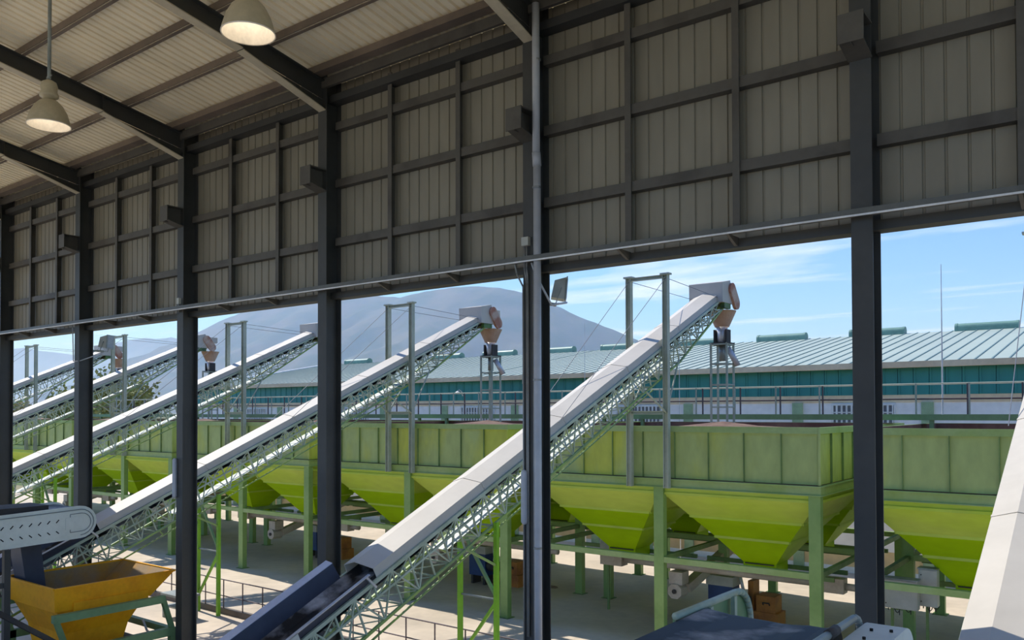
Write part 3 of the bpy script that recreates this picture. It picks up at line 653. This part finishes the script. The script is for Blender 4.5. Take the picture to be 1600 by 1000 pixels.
# gantry frames that hold each conveyor up at the bin edge
def gantry(k):
    xc = -11.39 - 9.97 * (k - 1)
    t = thing('gantry_frame', 'grey-green steel gantry with stay cables at the ' + ORD[k] + ' conveyor counted from the feed belt', 'gantry', (xc, 21.3, 0), 'gantries along the bin edge')
    for sx in (-0.59, 0.59):
        MB().ibeam((sx, 0, 4.55), (sx, 0, 10.58), 0.16, 0.15, 0.012, 0.016, (1, 0, 0)).build('post', 'post_green', t)
        MB().box(sx - 0.14, sx + 0.14, -0.1, 0.1, 10.58, 10.63).build('cap_plate', 'post_green', t)
    MB().ibeam((-0.6, 0, 10.54), (0.6, 0, 10.54), 0.1, 0.1).build('top_beam', 'post_green', t)
    MB().ibeam((-0.55, 0, 6.68), (0.55, 0, 6.68), 0.1, 0.1).build('cross_beam', 'post_green', t)
    for sx in (-0.59, 0.59):
        MB().tube((sx, 0, 6.68), (sx * 0.75, -1.0, zc(20.3) - 1.1), 0.028, n=6).build('strut', 'post_green', t)
        MB().tube((sx, 0, 6.68), (sx * 0.75, 1.1, zc(22.4) - 1.05), 0.028, n=6).build('strut', 'post_green', t)
        MB().tube((sx, 0, 10.5), (sx * 0.75, 3.9, zc(25.2) - 0.15), 0.008, n=6).build('stay_cable', 'cable', t)
        MB().tube((sx, 0, 10.5), (sx * 0.75, -5.2, zc(16.1) - 0.1), 0.008, n=6).build('stay_cable', 'cable', t)
for k in range(0, 6): gantry(k)

# funnel towers standing over the bins
def tower(k):
    t = thing('funnel_tower', 'lattice tower with tan funnel below the ' + ORD[k] + ' conveyor from the feed belt', 'tower', (-11.36 - 10 * (k - 1), 26.5, 6.1), 'funnel towers over the bins')
    for a in (-0.28, 0.28):
        for b in (-0.28, 0.28): MB().bar((a, b, 0), (a, b, 2.9), 0.06).build('post', 'post_green', t)
    for z in (0.75, 1.5, 2.2, 2.85):
        m = MB(); c = [(-0.28, -0.28, z), (0.28, -0.28, z), (0.28, 0.28, z), (-0.28, 0.28, z)]
        for i in range(4): m.bar(c[i], c[(i + 1) % 4], 0.05)
        m.build('ring', 'post_green', t)
    MB().box(-0.32, 0.32, -0.3, 0.3, 2.87, 2.91).build('platform', 'dark_iron', t)
    for a in (-0.205, 0.205): MB().box(a - 0.03, a + 0.03, -0.17, 0.17, 2.9, 3.35).build('valve_cheek', 'dark_iron', t)
    MB().lathe([(0.0, 2.9), (0.13, 2.9), (0.17, 3.1), (0.19, 3.45), (0.0, 3.45)], (0, 0, 0), 18).build('neck', 'galv_light', t, smooth=True)
    MB().lathe([(0.23, 3.45), (0.23, 3.5), (0.46, 3.98), (0.47, 3.98), (0.47, 3.96), (0.235, 3.44)], (0, 0, 0), 24).build('funnel', 'funnel_tan', t)
    MB().tube((0.15, 0.1, 2.75), (0.42, 0.3, 2.15), 0.1, n=12).build('spout', 'galv_light', t, smooth=True)
    MB().tube((0, 0, 2.85), (0, 0, 2.3), 0.11, n=12).build('drop_pipe', 'galvanised', t, smooth=True)
for k in range(0, 6): tower(k)

# raised walkway over the bins
ww = thing('raised_walkway', 'long green raised walkway with pipe railing over the bins', 'walkway', (0, 28.2, 0))
MB().box(-58, 8, -0.1, 0.0, 6.42, 6.60).build('edge_beam', 'frame_green', ww)
MB().box(-58, 8, 0.9, 1.0, 6.42, 6.60).build('edge_beam', 'frame_green', ww)
MB().box(-58, 8, 0.0, 0.9, 6.55, 6.59).build('deck', 'galvanised', ww)
for yy in (-0.05, 0.95):
    for z in (7.55, 7.08): MB().tube((-58, yy, z), (8, yy, z), 0.022, n=6).build('rail', 'post_green' if z > 7.2 else 'rail_brown', ww)
wp = MB().bar((0, 0, 6.55), (0, 0, 7.56), 0.045).mesh('post', 'post_green')
wq = MB().bar((0, 0, 6.55), (0, 0, 7.56), 0.045).mesh('post', 'rail_brown')
for i in range(44):
    place(wp, 'post', ww, (7.5 - 1.47 * i, -0.05, 0)); place(wq, 'post', ww, (7.3 - 1.47 * i, 0.95, 0))
for bx in BX:
    for xx in (bx - 0.4, bx - 8.7): MB().box(xx - 0.06, xx + 0.06, -0.06, 0.06, 6.15, 6.45).build('support', 'frame_green', ww)
for (x_, y_, z0, z1, lab) in ((-5.1, 28.8, 6.59, 11.3, 'thin white mast rising from the walkway railing'), (-16.6, 34.0, 0, 11.0, 'slim grey lightning rod by the near warehouse wall'), (-21.7, 34.2, 0, 11.0, 'slim grey lightning rod between gantry and warehouse'), (-50.5, 34.0, 0, 10.8, 'thin pole rising before the warehouse gable end')):
    m = MB().tube((x_, y_, z0), (x_, y_, z1), 0.028, 0.010, n=6).build('lightning_rod', 'galv_light'); tag(m, lab, 'mast')

# ------------------------------------------------------------------ warehouse behind the yard
wh = thing('warehouse', 'long warehouse with pale green seamed roof and teal upper wall', 'building', (0, 36.0, 0))
WX0, WX1 = -58.0, 14.0
MB().box(WX0, WX1, 0.0, 13.0, 0, 1.0).build('lower_wall', 'wall_beige', wh)
MB().box(WX0, WX1, -0.02, 13.0, 1.0, 7.05).build('white_wall', 'wall_white', wh)
MB().box(WX0, WX1, -0.05, 13.0, 7.05, 7.35).build('ledge', 'fascia_tan', wh)
tp = MB().box(0, 0.56, -0.06, 0.0, 7.35, 8.42).box(0.02, 0.08, -0.085, -0.06, 7.35, 8.42).mesh('teal_panel', 'teal')
i = 0
while WX0 + 0.575 * i < WX1:
    place(tp, 'teal_panel', wh, (WX0 + 0.575 * i, 0, 0)); i += 1
MB().box(WX0, WX1, 0.0, 13.0, 7.35, 8.45).build('inner_wall', 'teal', wh)
MB().box(WX0 - 0.3, WX1, -0.45, -0.2, 8.42, 8.66).build('gutter', 'fascia_tan', wh)
RS = 0.172; RY = 13.0
def rz_(y): return 8.62 + RS * (y + 0.3)
def roofpiece(x0, x1):
    return MB().add([(x0, -0.3, rz_(-0.3) - .06), (x1, -0.3, rz_(-0.3) - .06), (x1, RY, rz_(RY) - .06), (x0, RY, rz_(RY) - .06), (x0, -0.3, rz_(-0.3)), (x1, -0.3, rz_(-0.3)), (x1, RY, rz_(RY)), (x0, RY, rz_(RY))],
                    [(0, 1, 2, 3), (7, 6, 5, 4), (0, 4, 5, 1), (1, 5, 6, 2), (2, 6, 7, 3), (3, 7, 4, 0)])
SH = 0.03
def seam(x, m):
    return m.add([(x, -0.3, rz_(-0.3)), (x + .05, -0.3, rz_(-0.3)), (x + .05, RY, rz_(RY)), (x, RY, rz_(RY)), (x, -0.3, rz_(-0.3) + SH), (x + .05, -0.3, rz_(-0.3) + SH), (x + .05, RY, rz_(RY) + SH), (x, RY, rz_(RY) + SH)],
                 [(0, 1, 2, 3), (7, 6, 5, 4), (0, 4, 5, 1), (1, 5, 6, 2), (2, 6, 7, 3), (3, 7, 4, 0)])
rp = roofpiece(0, 0.57).mesh('roof_panel', 'roof_green'); sp = seam(0.0, MB()).mesh('roof_seam', 'seam_green')
SPLIT = -30.0
x = SPLIT
while x < WX1:
    o = place(rp, 'roof_panel', wh, (x, 0, 0)); place(sp, 'roof_seam', o); x += 0.575
tag(roofpiece(WX0 - 0.4, SPLIT).build('far_roof', 'roof_green', wh), kind='stuff')
m = MB(); x = WX0
while x < SPLIT: seam(x, m); x += 0.575
tag(m.build('far_seams', 'seam_green', wh), kind='stuff')
MB().extrude([(0, rz_(RY) - .06), (RY, 8.62), (RY, 8.56), (0, rz_(RY) - .12)], (WX0 - 0.4, RY, 0), (0, 1, 0), (0, 0, 1), (1, 0, 0), WX1 - WX0 + 0.4).build('rear_roof', 'roof_green', wh)
MB().extrude([(0.0, 8.4), (2 * RY, 8.4), (RY, rz_(RY) - 0.08)], (WX0, 0, 0), (0, 1, 0), (0, 0, 1), (1, 0, 0), 0.2).build('gable_wall', 'wall_white', wh)
MB().bar((WX0 - 0.42, -0.35, rz_(-0.35) + 0.02), (WX0 - 0.42, RY, rz_(RY) + 0.02), 0.25, 0.12).build('verge_trim', 'wall_white', wh)
vp = [(0.3 * math.cos(a), 0.12 + 0.2 * math.sin(a)) for a in (PI / 8 * i for i in range(9))] + [(-0.3, -0.10), (0.3, -0.10)]
vm = MB().extrude(vp, (0, RY, rz_(RY) + 0.05), (0, 1, 0), (0, 0, 1), (1, 0, 0), 2.78).mesh('ridge_vent', 'vent_green')
ve = MB().extrude([(u * 1.06, v * 1.06) for u, v in vp], (0, RY, rz_(RY) + 0.05), (0, 1, 0), (0, 0, 1), (1, 0, 0), 0.12).mesh('vent_end', 'vent_green')
for vx in (-7.97, -13.3, -18.65, -24.1, -29.6, -34.8, -40.0, -45.2, -50.4, -55.6, -2.6, 2.8):
    o = place(vm, 'ridge_vent', wh, (vx, 0, 0)); place(ve, 'vent_end', o, (2.72, 0, 0)); place(ve, 'vent_end', o, (-0.05, 0, 0))
for i in range(15):
    xx = -57.9 + 5.1 * i
    MB().box(xx - 0.22, xx + 0.22, -0.12, -0.02, 0, 7.05).build('pilaster', 'pilaster_green', wh)
for wx in (-51.6, -41.3, -31.1, -20.9, -10.5):
    w = MB().box(wx, wx + 2.35, -0.03, -0.015, 6.05, 6.93).build('window', 'window_dark', wh)
    m = MB().box(wx - 0.08, wx + 2.43, -0.09, -0.03, 6.93, 7.0).box(wx - 0.08, wx + 2.43, -0.09, -0.03, 5.97, 6.05).box(wx - .08, wx, -.09, -.03, 6.05, 6.93).box(wx + 2.35, wx + 2.43, -.09, -.03, 6.05, 6.93)
    m.box(wx, wx + 2.35, -0.06, -0.03, 6.62, 6.67); m.build('window_frame', 'white_paint', w)
    for j in range(12): MB().box(wx + 0.10 + 0.2 * j, wx + 0.17 + 0.2 * j, -0.09, -0.03, 6.05, 6.93).build('window_bar', 'white_paint', w)
MB().box(WX0, WX1, -0.03, 0, 0, 0.25).build('plinth', 'wall_white', wh)
for dx in (-6.9, -20.0): MB().box(dx, dx + 1.0, -0.04, 0, 0, 2.2).build('door_leaf', 'pilaster_green', wh)
for lx in (-9.15, -31.0):
    l = thing('wall_lamp', 'small white swan-neck wall lamp on the teal panels of the warehouse', 'lamp', (lx, 35.93, 7.6), 'warehouse wall lamps')
    MB().path([(0, 0, 0), (0, -0.1, 0.25), (0, -0.3, 0.35), (0, -0.45, 0.28)], 0.03).build('neck', 'white_paint', l); MB().lathe([(0.02, 0.28), (0.16, 0.2), (0.15, 0.2), (0.0, 0.27)], (0, -0.45, 0), 12).build('shade', 'white_paint', l)

# ------------------------------------------------------------------ yellow feed hopper and its machinery inside the shed
yh = thing('feed_hopper', 'yellow steel feed hopper with flared sides in a green frame', 'hopper', (-19.5, 9.45, 0))
A_ = [(-1.2, -1.36), (1.2, -1.36), (1.2, 1.36), (-1.2, 1.36)]
def rect4(hx, y0, y1, z): return [(-hx, y0, z), (hx, y0, z), (hx, y1, z), (-hx, y1, z)]
quad = lambda a, b: [(a + i, a + (i + 1) % 4, b + (i + 1) % 4, b + i) for i in range(4)]
for ra, rb_, nm in (((1.2, -1.36, 1.36, 3.0), (1.14, -1.32, 0.80, 2.5), 'upper_shell'), ((1.10, -1.25, 0.70, 2.5), (0.86, -1.02, 0.42, 1.95), 'lower_shell'), ((0.86, -1.02, 0.42, 1.95), (0.78, -0.95, 0.30, 1.45), 'outlet_shell')):
    MB().add(rect4(*ra) + rect4(*rb_), quad(0, 4)).build(nm, 'yellow', yh)
    e_ = 0.02
    ia = (ra[0] - e_, ra[1] + e_, ra[2] - e_, ra[3]); ib = (rb_[0] - e_, rb_[1] + e_, rb_[2] - e_, rb_[3])
    MB().add(rect4(*ia) + rect4(*ib), quad(0, 4)).build('inner_lining', 'yellow_inside', yh)
m = MB()
for i in range(4): m.bar((A_[i][0], A_[i][1], 3.0), (A_[(i + 1) % 4][0], A_[(i + 1) % 4][1], 3.0), 0.05, 0.04)
m.build('rim', 'yellow', yh)
MB().box(1.16, 1.19, -0.95, 0.72, 2.44, 2.66).build('side_flange', 'yellow', yh)
MB().box(-0.84, 0.84, -1.0, 0.40, 1.97, 1.99).build('grain_surface', 'yellow_inside', yh)
for sx in (-1.26, 1.46):
    MB().box(sx - 0.07, sx + 0.07, -1.5, 0.95, 2.36, 2.52).build('frame_beam', 'frame_green', yh)
    MB().bar((sx, 0.92, 2.44), (sx, 1.15, 1.72), 0.1, 0.1).build('frame_strut', 'frame_green', yh)
    MB().bar((sx, -1.45, 2.44), (sx, -1.2, 1.72), 0.1, 0.1).build('frame_strut', 'frame_green', yh)
    for yy in (-1.2, 1.15): MB().box(sx - 0.07, sx + 0.07, yy - 0.07, yy + 0.07, FZ, 1.75).build('frame_leg', 'frame_green', yh)
MB().box(1.40, 1.54, -1.3, 1.2, 1.58, 1.76).build('base_beam', 'frame_green', yh); MB().box(-1.33, -1.19, -1.3, 1.2, 1.58, 1.76).build('base_beam', 'frame_green', yh)
MB().box(-1.35, 1.4, 1.05, 1.18, 1.62, 1.76).build('base_beam', 'frame_green', yh)
MB().box(-1.3, 1.38, -1.2, 1.05, FZ + 0.05, FZ + 0.35).build('feeder_pan', 'dark_iron', yh)
hs = MB().path([(-18.7, 10.25, 1.9), (-18.6, 10.3, 1.65), (-18.45, 10.35, 1.55), (-18.3, 10.5, 1.6), (-18.2, 10.6, 1.75)], 0.025).build('air_hose', 'rubber_hose', smooth=True); tag(hs, 'pale hose sagging beside the outlet of the yellow hopper', 'hose')

# grey belt housing above the hopper (runs towards the yard, rising a little)
gh = thing('feed_belt_housing', 'pale grey round-ended belt housing with slotted side above the yellow hopper', 'conveyor', (-19.0, 0, 0))
sg = 0.035; hh = 0.32
def gz(y): return 4.28 + sg * (y - 8.95)
Y0h, Y1h = 4.6, 8.95
def obround(r, y0, y1):
    return [(y1 + r * math.cos(a), gz(y1) + r * math.sin(a)) for a in (PI / 10 * i - PI / 2 for i in range(11))] + [(y0, gz(y0) + r), (y0, gz(y0) - r)]
for x0, nm in ((-0.05, 'side_plate'), (-1.35, 'side_plate')):
    MB().extrude(obround(0.36, Y0h, Y1h), (x0, 0, 0), (0, 1, 0), (0, 0, 1), (1, 0, 0), 0.05).build(nm, 'housing_grey', gh)
MB().extrude(obround(0.27, Y0h, Y1h), (0.0, 0, 0), (0, 1, 0), (0, 0, 1), (1, 0, 0), 0.018).build('pressed_panel', 'housing_grey', gh)
MB().extrude([(8.62, gz(8.6) - 0.13), (8.95, gz(8.95) - 0.15)] + [(8.98 + 0.15 * math.cos(a), gz(8.98) + 0.15 * math.sin(a)) for a in (PI / 8 * i - PI / 2 for i in range(9))] + [(8.62, gz(8.6) + 0.13)], (0.018, 0, 0), (0, 1, 0), (0, 0, 1), (1, 0, 0), 0.012).build('drum_hatch', 'housing_grey', gh)
for r_, ya_, yb_ in ((0.285, Y0h, Y1h), (0.20, 8.72, 8.97)):
    ring_ = [(0.02, u, v) for u, v in obround(r_, ya_, yb_)]
    MB().path(ring_ if ya_ == Y0h else ring_ + [ring_[0]], 0.009, 6).build('pressed_bead', 'galvanised', gh)
for i in range(17):
    y = 8.45 - 0.185 * i
    MB().bar((0.019, y - 0.03, gz(y) + 0.05), (0.019, y + 0.03, gz(y) + 0.115), 0.02, 0.01, (1, 0, 0)).build('slot', 'slot_dark', gh)
    MB().bar((0.019, y - 0.03, gz(y) - 0.13), (0.019, y + 0.03, gz(y) - 0.185), 0.02, 0.01, (1, 0, 0)).build('slot', 'slot_dark', gh)
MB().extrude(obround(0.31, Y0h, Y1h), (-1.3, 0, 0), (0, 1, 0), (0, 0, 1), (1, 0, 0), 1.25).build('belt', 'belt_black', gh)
MB().box(-1.2, -0.3, 7.2, 8.4, gz(8) + 0.28, gz(8) + 0.44).build('belt_hood', 'dark_iron', gh)
ch = thing('drop_chute', 'blue steel drop chute below the grey belt housing', 'chute', (-20.25, 8.2, 0))
MB().add([(-0.3, -0.14, 3.95), (0.3, -0.14, 3.95), (0.3, 0.3, 3.95), (-0.3, 0.3, 3.95), (-0.28, 0.06, 2.66), (0.28, 0.06, 2.66), (0.28, 0.46, 2.66), (-0.28, 0.46, 2.66)], [(0, 1, 5, 4), (1, 2, 6, 5), (2, 3, 7, 6), (3, 0, 4, 7)]).build('duct', 'skirt_blue', ch)
m = MB(); c_ = [(-0.32, -0.15, 3.9), (0.32, -0.15, 3.9), (0.32, 0.31, 3.9), (-0.32, 0.31, 3.9)]
for i in range(4): m.bar(c_[i], c_[(i + 1) % 4], 0.05)
m.build('collar', 'skirt_blue', ch)
# trestle carrying the housing
tr = thing('belt_trestle', 'dark green steel trestle standing under the grey belt housing', 'trestle', (-18.6, 0, 0))
for yy in (7.28, 7.0 - 0.55):
    MB().box(-0.06, 0.06, yy - 0.06, yy + 0.06, FZ, 3.92).build('leg', 'steel_dark', tr)
    MB().box(-1.75, -1.63, yy - 0.06, yy + 0.06, FZ, 3.92).build('leg', 'steel_dark', tr)
for z in (3.2, 1.9): MB().box(-0.04, 0.04, 6.4, 7.3, z - 0.05, z + 0.05).build('cross_bar', 'steel_dark', tr)
MB().bar((0, 6.45, 1.8), (0, 7.25, 1.15), 0.07).build('brace', 'steel_dark', tr)
ld = thing('cable_ladder', 'dark cable ladder slanting down in front of the yellow hopper', 'cable ladder', (-17.7, 0, 0))
pA, pB = V((0, 6.4, 3.15)), V((0, 8.25, 1.75))
for sx in (-0.16, 0.16): MB().bar(pA + V((sx, 0, 0)), pB + V((sx, 0, 0)), 0.02, 0.09).build('side_rail', 'dark_iron', ld)
rg = MB().bar((-0.16, 0, 0), (0.16, 0, 0), 0.025, 0.03).mesh('rung', 'dark_iron')
for i in range(12): place(rg, 'rung', ld, pA.lerp(pB, (i + 0.5) / 12))
for sx in (-0.1, -0.04, 0.03, 0.09): MB().path([pA + V((sx, -0.2, 0.2)), pA.lerp(pB, 0.5) + V((sx, 0, 0.04)), pB + V((sx, 0.02, 0.03)), pB + V((sx, 0.05, -0.6))], 0.018).build('cable', 'slot_dark', ld, smooth=True)
for yy, z in ((6.5, 3.0), (8.1, 1.8)): MB().box(-0.04, 0.04, yy - 0.04, yy + 0.04, FZ, z).build('support', 'steel_dark', ld)
# small steel bench by the column
bn = thing('steel_bench', 'low galvanised steel bench beyond the column by the green tower', 'bench', (-21.55, 12.9, FZ))
MB().box(-0.5, 0.5, -0.3, 0.3, 0.62, 0.68).build('top', 'galvanised', bn)
for sx in (-0.42, 0.42):
    for sy in (-0.24, 0.24): MB().box(sx - 0.03, sx + 0.03, sy - 0.03, sy + 0.03, 0, 0.62).build('leg', 'galvanised', bn)
MB().box(-0.42, 0.42, -0.25, 0.25, 0.30, 0.34).build('shelf', 'galvanised', bn)

# ------------------------------------------------------------------ black feed belt with side guards close to the camera platform
fb = thing('feed_belt', 'black dusty rubber feed belt with painted sky sheen between grey round-ended side guards', 'conveyor', (0, 0, 0))
BZ = 4.95; BE = 7.02
prof = [(2.6, BZ)] + [(BE + 0.21 * math.sin(a), BZ - 0.21 + 0.21 * math.cos(a)) for a in (PI / 12 * i for i in range(0, 13))] + [(2.6, BZ - 0.42)]
m = MB()
N = 10
secs = []
for i in range(N + 1):
    xx = -3.2 + 1.15 * i / N; sag = -0.03 * (1 - (2 * i / N - 1) ** 2) + 0.015 * noise.noise(V((i * 0.7, 3, 1)))
    secs.append([(xx, y, z + (sag if z > BZ - 0.1 else 0)) for y, z in prof])
n = len(prof)
m.add([p for q in secs for p in q], [(i * n + j, i * n + (j + 1) % n, (i + 1) * n + (j + 1) % n, (i + 1) * n + j) for i in range(N) for j in range(n)] + [tuple(range(n)), tuple(range(N * n, N * n + n))])
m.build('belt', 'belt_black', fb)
def arc(x0, ya, ye, zt, r, w, name, mt):
    pr = [(ya, zt - 0.55), (ya, zt)] + [(ye - r + r * math.sin(a), zt - r + r * math.cos(a)) for a in (PI / 14 * i for i in range(0, 8))] + [(ye, zt - 0.55)]
    return MB().extrude(pr, (x0, 0, 0), (0, 1, 0), (0, 0, 1), (1, 0, 0), w).build(name, mt, fb)
arc(-3.30, 6.6, 8.22, 4.93, 0.36, 0.03, 'side_guard', 'frame_green')
rail_pts = [(-3.25, 6.55, 4.965), (-3.25, 7.86, 4.945)] + [(-3.25, 7.88 + 0.36 * math.sin(a), 4.585 + 0.36 * math.cos(a)) for a in (PI / 14 * i for i in range(1, 8))] + [(-3.25, 8.24, 4.3)]
MB().path(rail_pts, 0.035).build('guard_rail', 'truss_green', fb, smooth=True)
for yy in (7.2, 7.75): MB().box(-3.24, -3.2, yy - 0.03, yy + 0.03, 4.45, 4.93).build('guard_stay', 'truss_green', fb)
arc(-1.93, 6.1, 7.75, 4.93, 0.32, 0.32, 'side_guard', 'housing_grey')
MB().path([(-1.97, 4.5, 5.04), (-1.97, 7.25, 5.0)] + [(-1.97, 7.25 + 0.2 * math.sin(a), 4.8 + 0.2 * math.cos(a)) for a in (PI / 12 * i for i in range(1, 6))], 0.032).build('guard_rail', 'galvanised', fb, smooth=True)
MB().tube((-1.97, 6.55, 5.01), (-1.97, 6.75, 5.01), 0.042, n=10).build('rail_sleeve', 'dark_iron', fb, smooth=True)
for (bx_, by_) in ((-1.82, 7.2), (-1.68, 7.25), (-1.8, 6.9), (-1.66, 6.85)): MB().tube((bx_, by_, 4.93), (bx_, by_, 4.95), 0.014, n=8).build('bolt', 'slot_dark', fb)
for yy in (3.6, 5.9):
    for sx in (-3.22, -1.98): MB().box(sx - 0.05, sx + 0.05, yy - 0.05, yy + 0.05, FZ, BZ - 0.2).build('leg', 'frame_green', fb)

# ------------------------------------------------------------------ trees and far hills
def tree(loc, h, r, m_, label):
    t = thing('tree', label, 'tree', loc, 'trees beyond the bins')
    MB().tube((0, 0, 0), (0, 0, h * 0.55), 0.16, 0.08, 7).build('trunk', 'bark', t)
    rr = random.Random(hash(label) % 97 + int(abs(loc[0]))); m = MB()
    for i in range(3200):
        while True:
            p = V((rr.uniform(-1, 1), rr.uniform(-1, 1), rr.uniform(-1, 1)))
            if 0.35 < p.length < 1: break
        p = V((p.x * r, p.y * r, h * 0.62 + p.z * h * 0.38)); p *= 1 + 0.2 * noise.noise(p * 0.8)
        a = V((rr.gauss(0, 1), rr.gauss(0, 1), rr.gauss(0, 1))).normalized(); b = a.orthogonal().normalized(); s = rr.uniform(0.18, 0.34)
        m.add([p - a * s, p + b * s * 0.6, p + a * s, p - b * s * 0.6], [(0, 1, 2, 3)])
    tag(m.build('crown', m_, t), kind='stuff')
tx = random.Random(3)
for i in range(18):
    x_ = -72 - 9.5 * i + tx.uniform(-1, 1); y_ = 46 + 16 * (i % 2) + tx.uniform(0, 6)
    tree((x_, y_, 0), tx.uniform(8.5, 11.5), tx.uniform(3.0, 4.6), 'leaf_olive' if i % 3 else 'leaf_pale', 'bushy olive green tree beyond the end of the bins' if i % 3 else 'pale dry tree beyond the end of the bins')

def ridge_mesh(name, pts, Y, depth, label, amp):
    """pts: (x, height) of the crest at distance Y"""
    pts = sorted(pts); xs0, xs1 = pts[0][0], pts[-1][0]; N = 150; M_ = 36; vs_ = []
    def hgt(x):
        for (a, ha), (b, hb) in zip(pts[:-1], pts[1:]):
            if a <= x <= b: return ha + (hb - ha) * (x - a) / (b - a)
        return pts[0][1] if x < xs0 else pts[-1][1]
    for j in range(M_ + 1):
        f = j / M_; y = Y - depth + depth * 2 * f
        s = 1 - abs(2 * f - 1)
        for i in range(N + 1):
            x = xs0 + (xs1 - xs0) * i / N
            rg_ = abs(noise.noise(V((x / 420, y / 600, 2)))) * 1.0 + 0.5 * abs(noise.noise(V((x / 160, y / 200, 5))))
            h = hgt(x) * (s ** 0.85) - amp * rg_ * s * (1 - s) * 2.6 + 6 * noise.noise(V((x / 60, y / 60, 1))) * s
            vs_.append((x, y, max(h, -20)))
    m = MB().add(vs_, [(j * (N + 1) + i, j * (N + 1) + i + 1, (j + 1) * (N + 1) + i + 1, (j + 1) * (N + 1) + i) for j in range(M_) for i in range(N)])
    return tag(m.build(name, 'mountain', smooth=True), label, 'mountain', kind='structure')
def crest(px, py, Y):
    d = fw + r2 * ((px - 800) / F) - u2 * ((py - 618) / F); k = Y / d.y; return (d.x * k, H + d.z * k)
Y_ = 4000
ridge_mesh('mountain', [(-8600, 0)] + [crest(a, b, Y_) for a, b in ((270, 560), (310, 520), (347, 500), (380, 488), (430, 474), (500, 466), (560, 460), (600, 463), (625, 465), (650, 458), (700, 450), (740, 447), (780, 450), (812, 456), (850, 470), (880, 483), (910, 497), (950, 512), (978, 524), (1010, 537), (1080, 560), (1200, 590))] + [(0, 60)], Y_, 1500, 'broad hazy blue mountain rising behind the warehouse roof', 260)
Y_ = 7500
ridge_mesh('mountain', [crest(a, b, Y_) for a, b in ((-260, 575), (-120, 552), (-40, 556), (15, 546), (40, 543), (60, 548), (80, 550), (105, 553), (125, 556), (150, 546), (180, 536), (205, 531), (230, 528), (245, 530), (268, 527), (285, 531), (300, 532), (340, 545), (420, 560), (700, 600))], Y_, 2200, 'pale distant mountain range beyond the row of conveyors', 300)

# haze of the valley between the yard and the mountains
hz = MB().box(-16000, 9000, 260, 9800, -10, 860).build('valley_haze', 'land')
tag(hz, 'pale blue haze filling the valley before the mountains', 'haze', kind='stuff')
hm_ = bpy.data.materials.new('valley_haze'); hm_.use_nodes = True; n_ = hm_.node_tree.nodes; n_.clear()
vo = n_.new('ShaderNodeOutputMaterial'); sc_ = n_.new('ShaderNodeVolumeScatter')
sc_.inputs['Color'].default_value = (0.42, 0.63, 1.0, 1); sc_.inputs['Density'].default_value = 0.00015; sc_.inputs['Anisotropy'].default_value = 0.1
hm_.node_tree.links.new(sc_.outputs[0], vo.inputs['Volume'])
hz.data.materials.clear(); hz.data.materials.append(hm_)
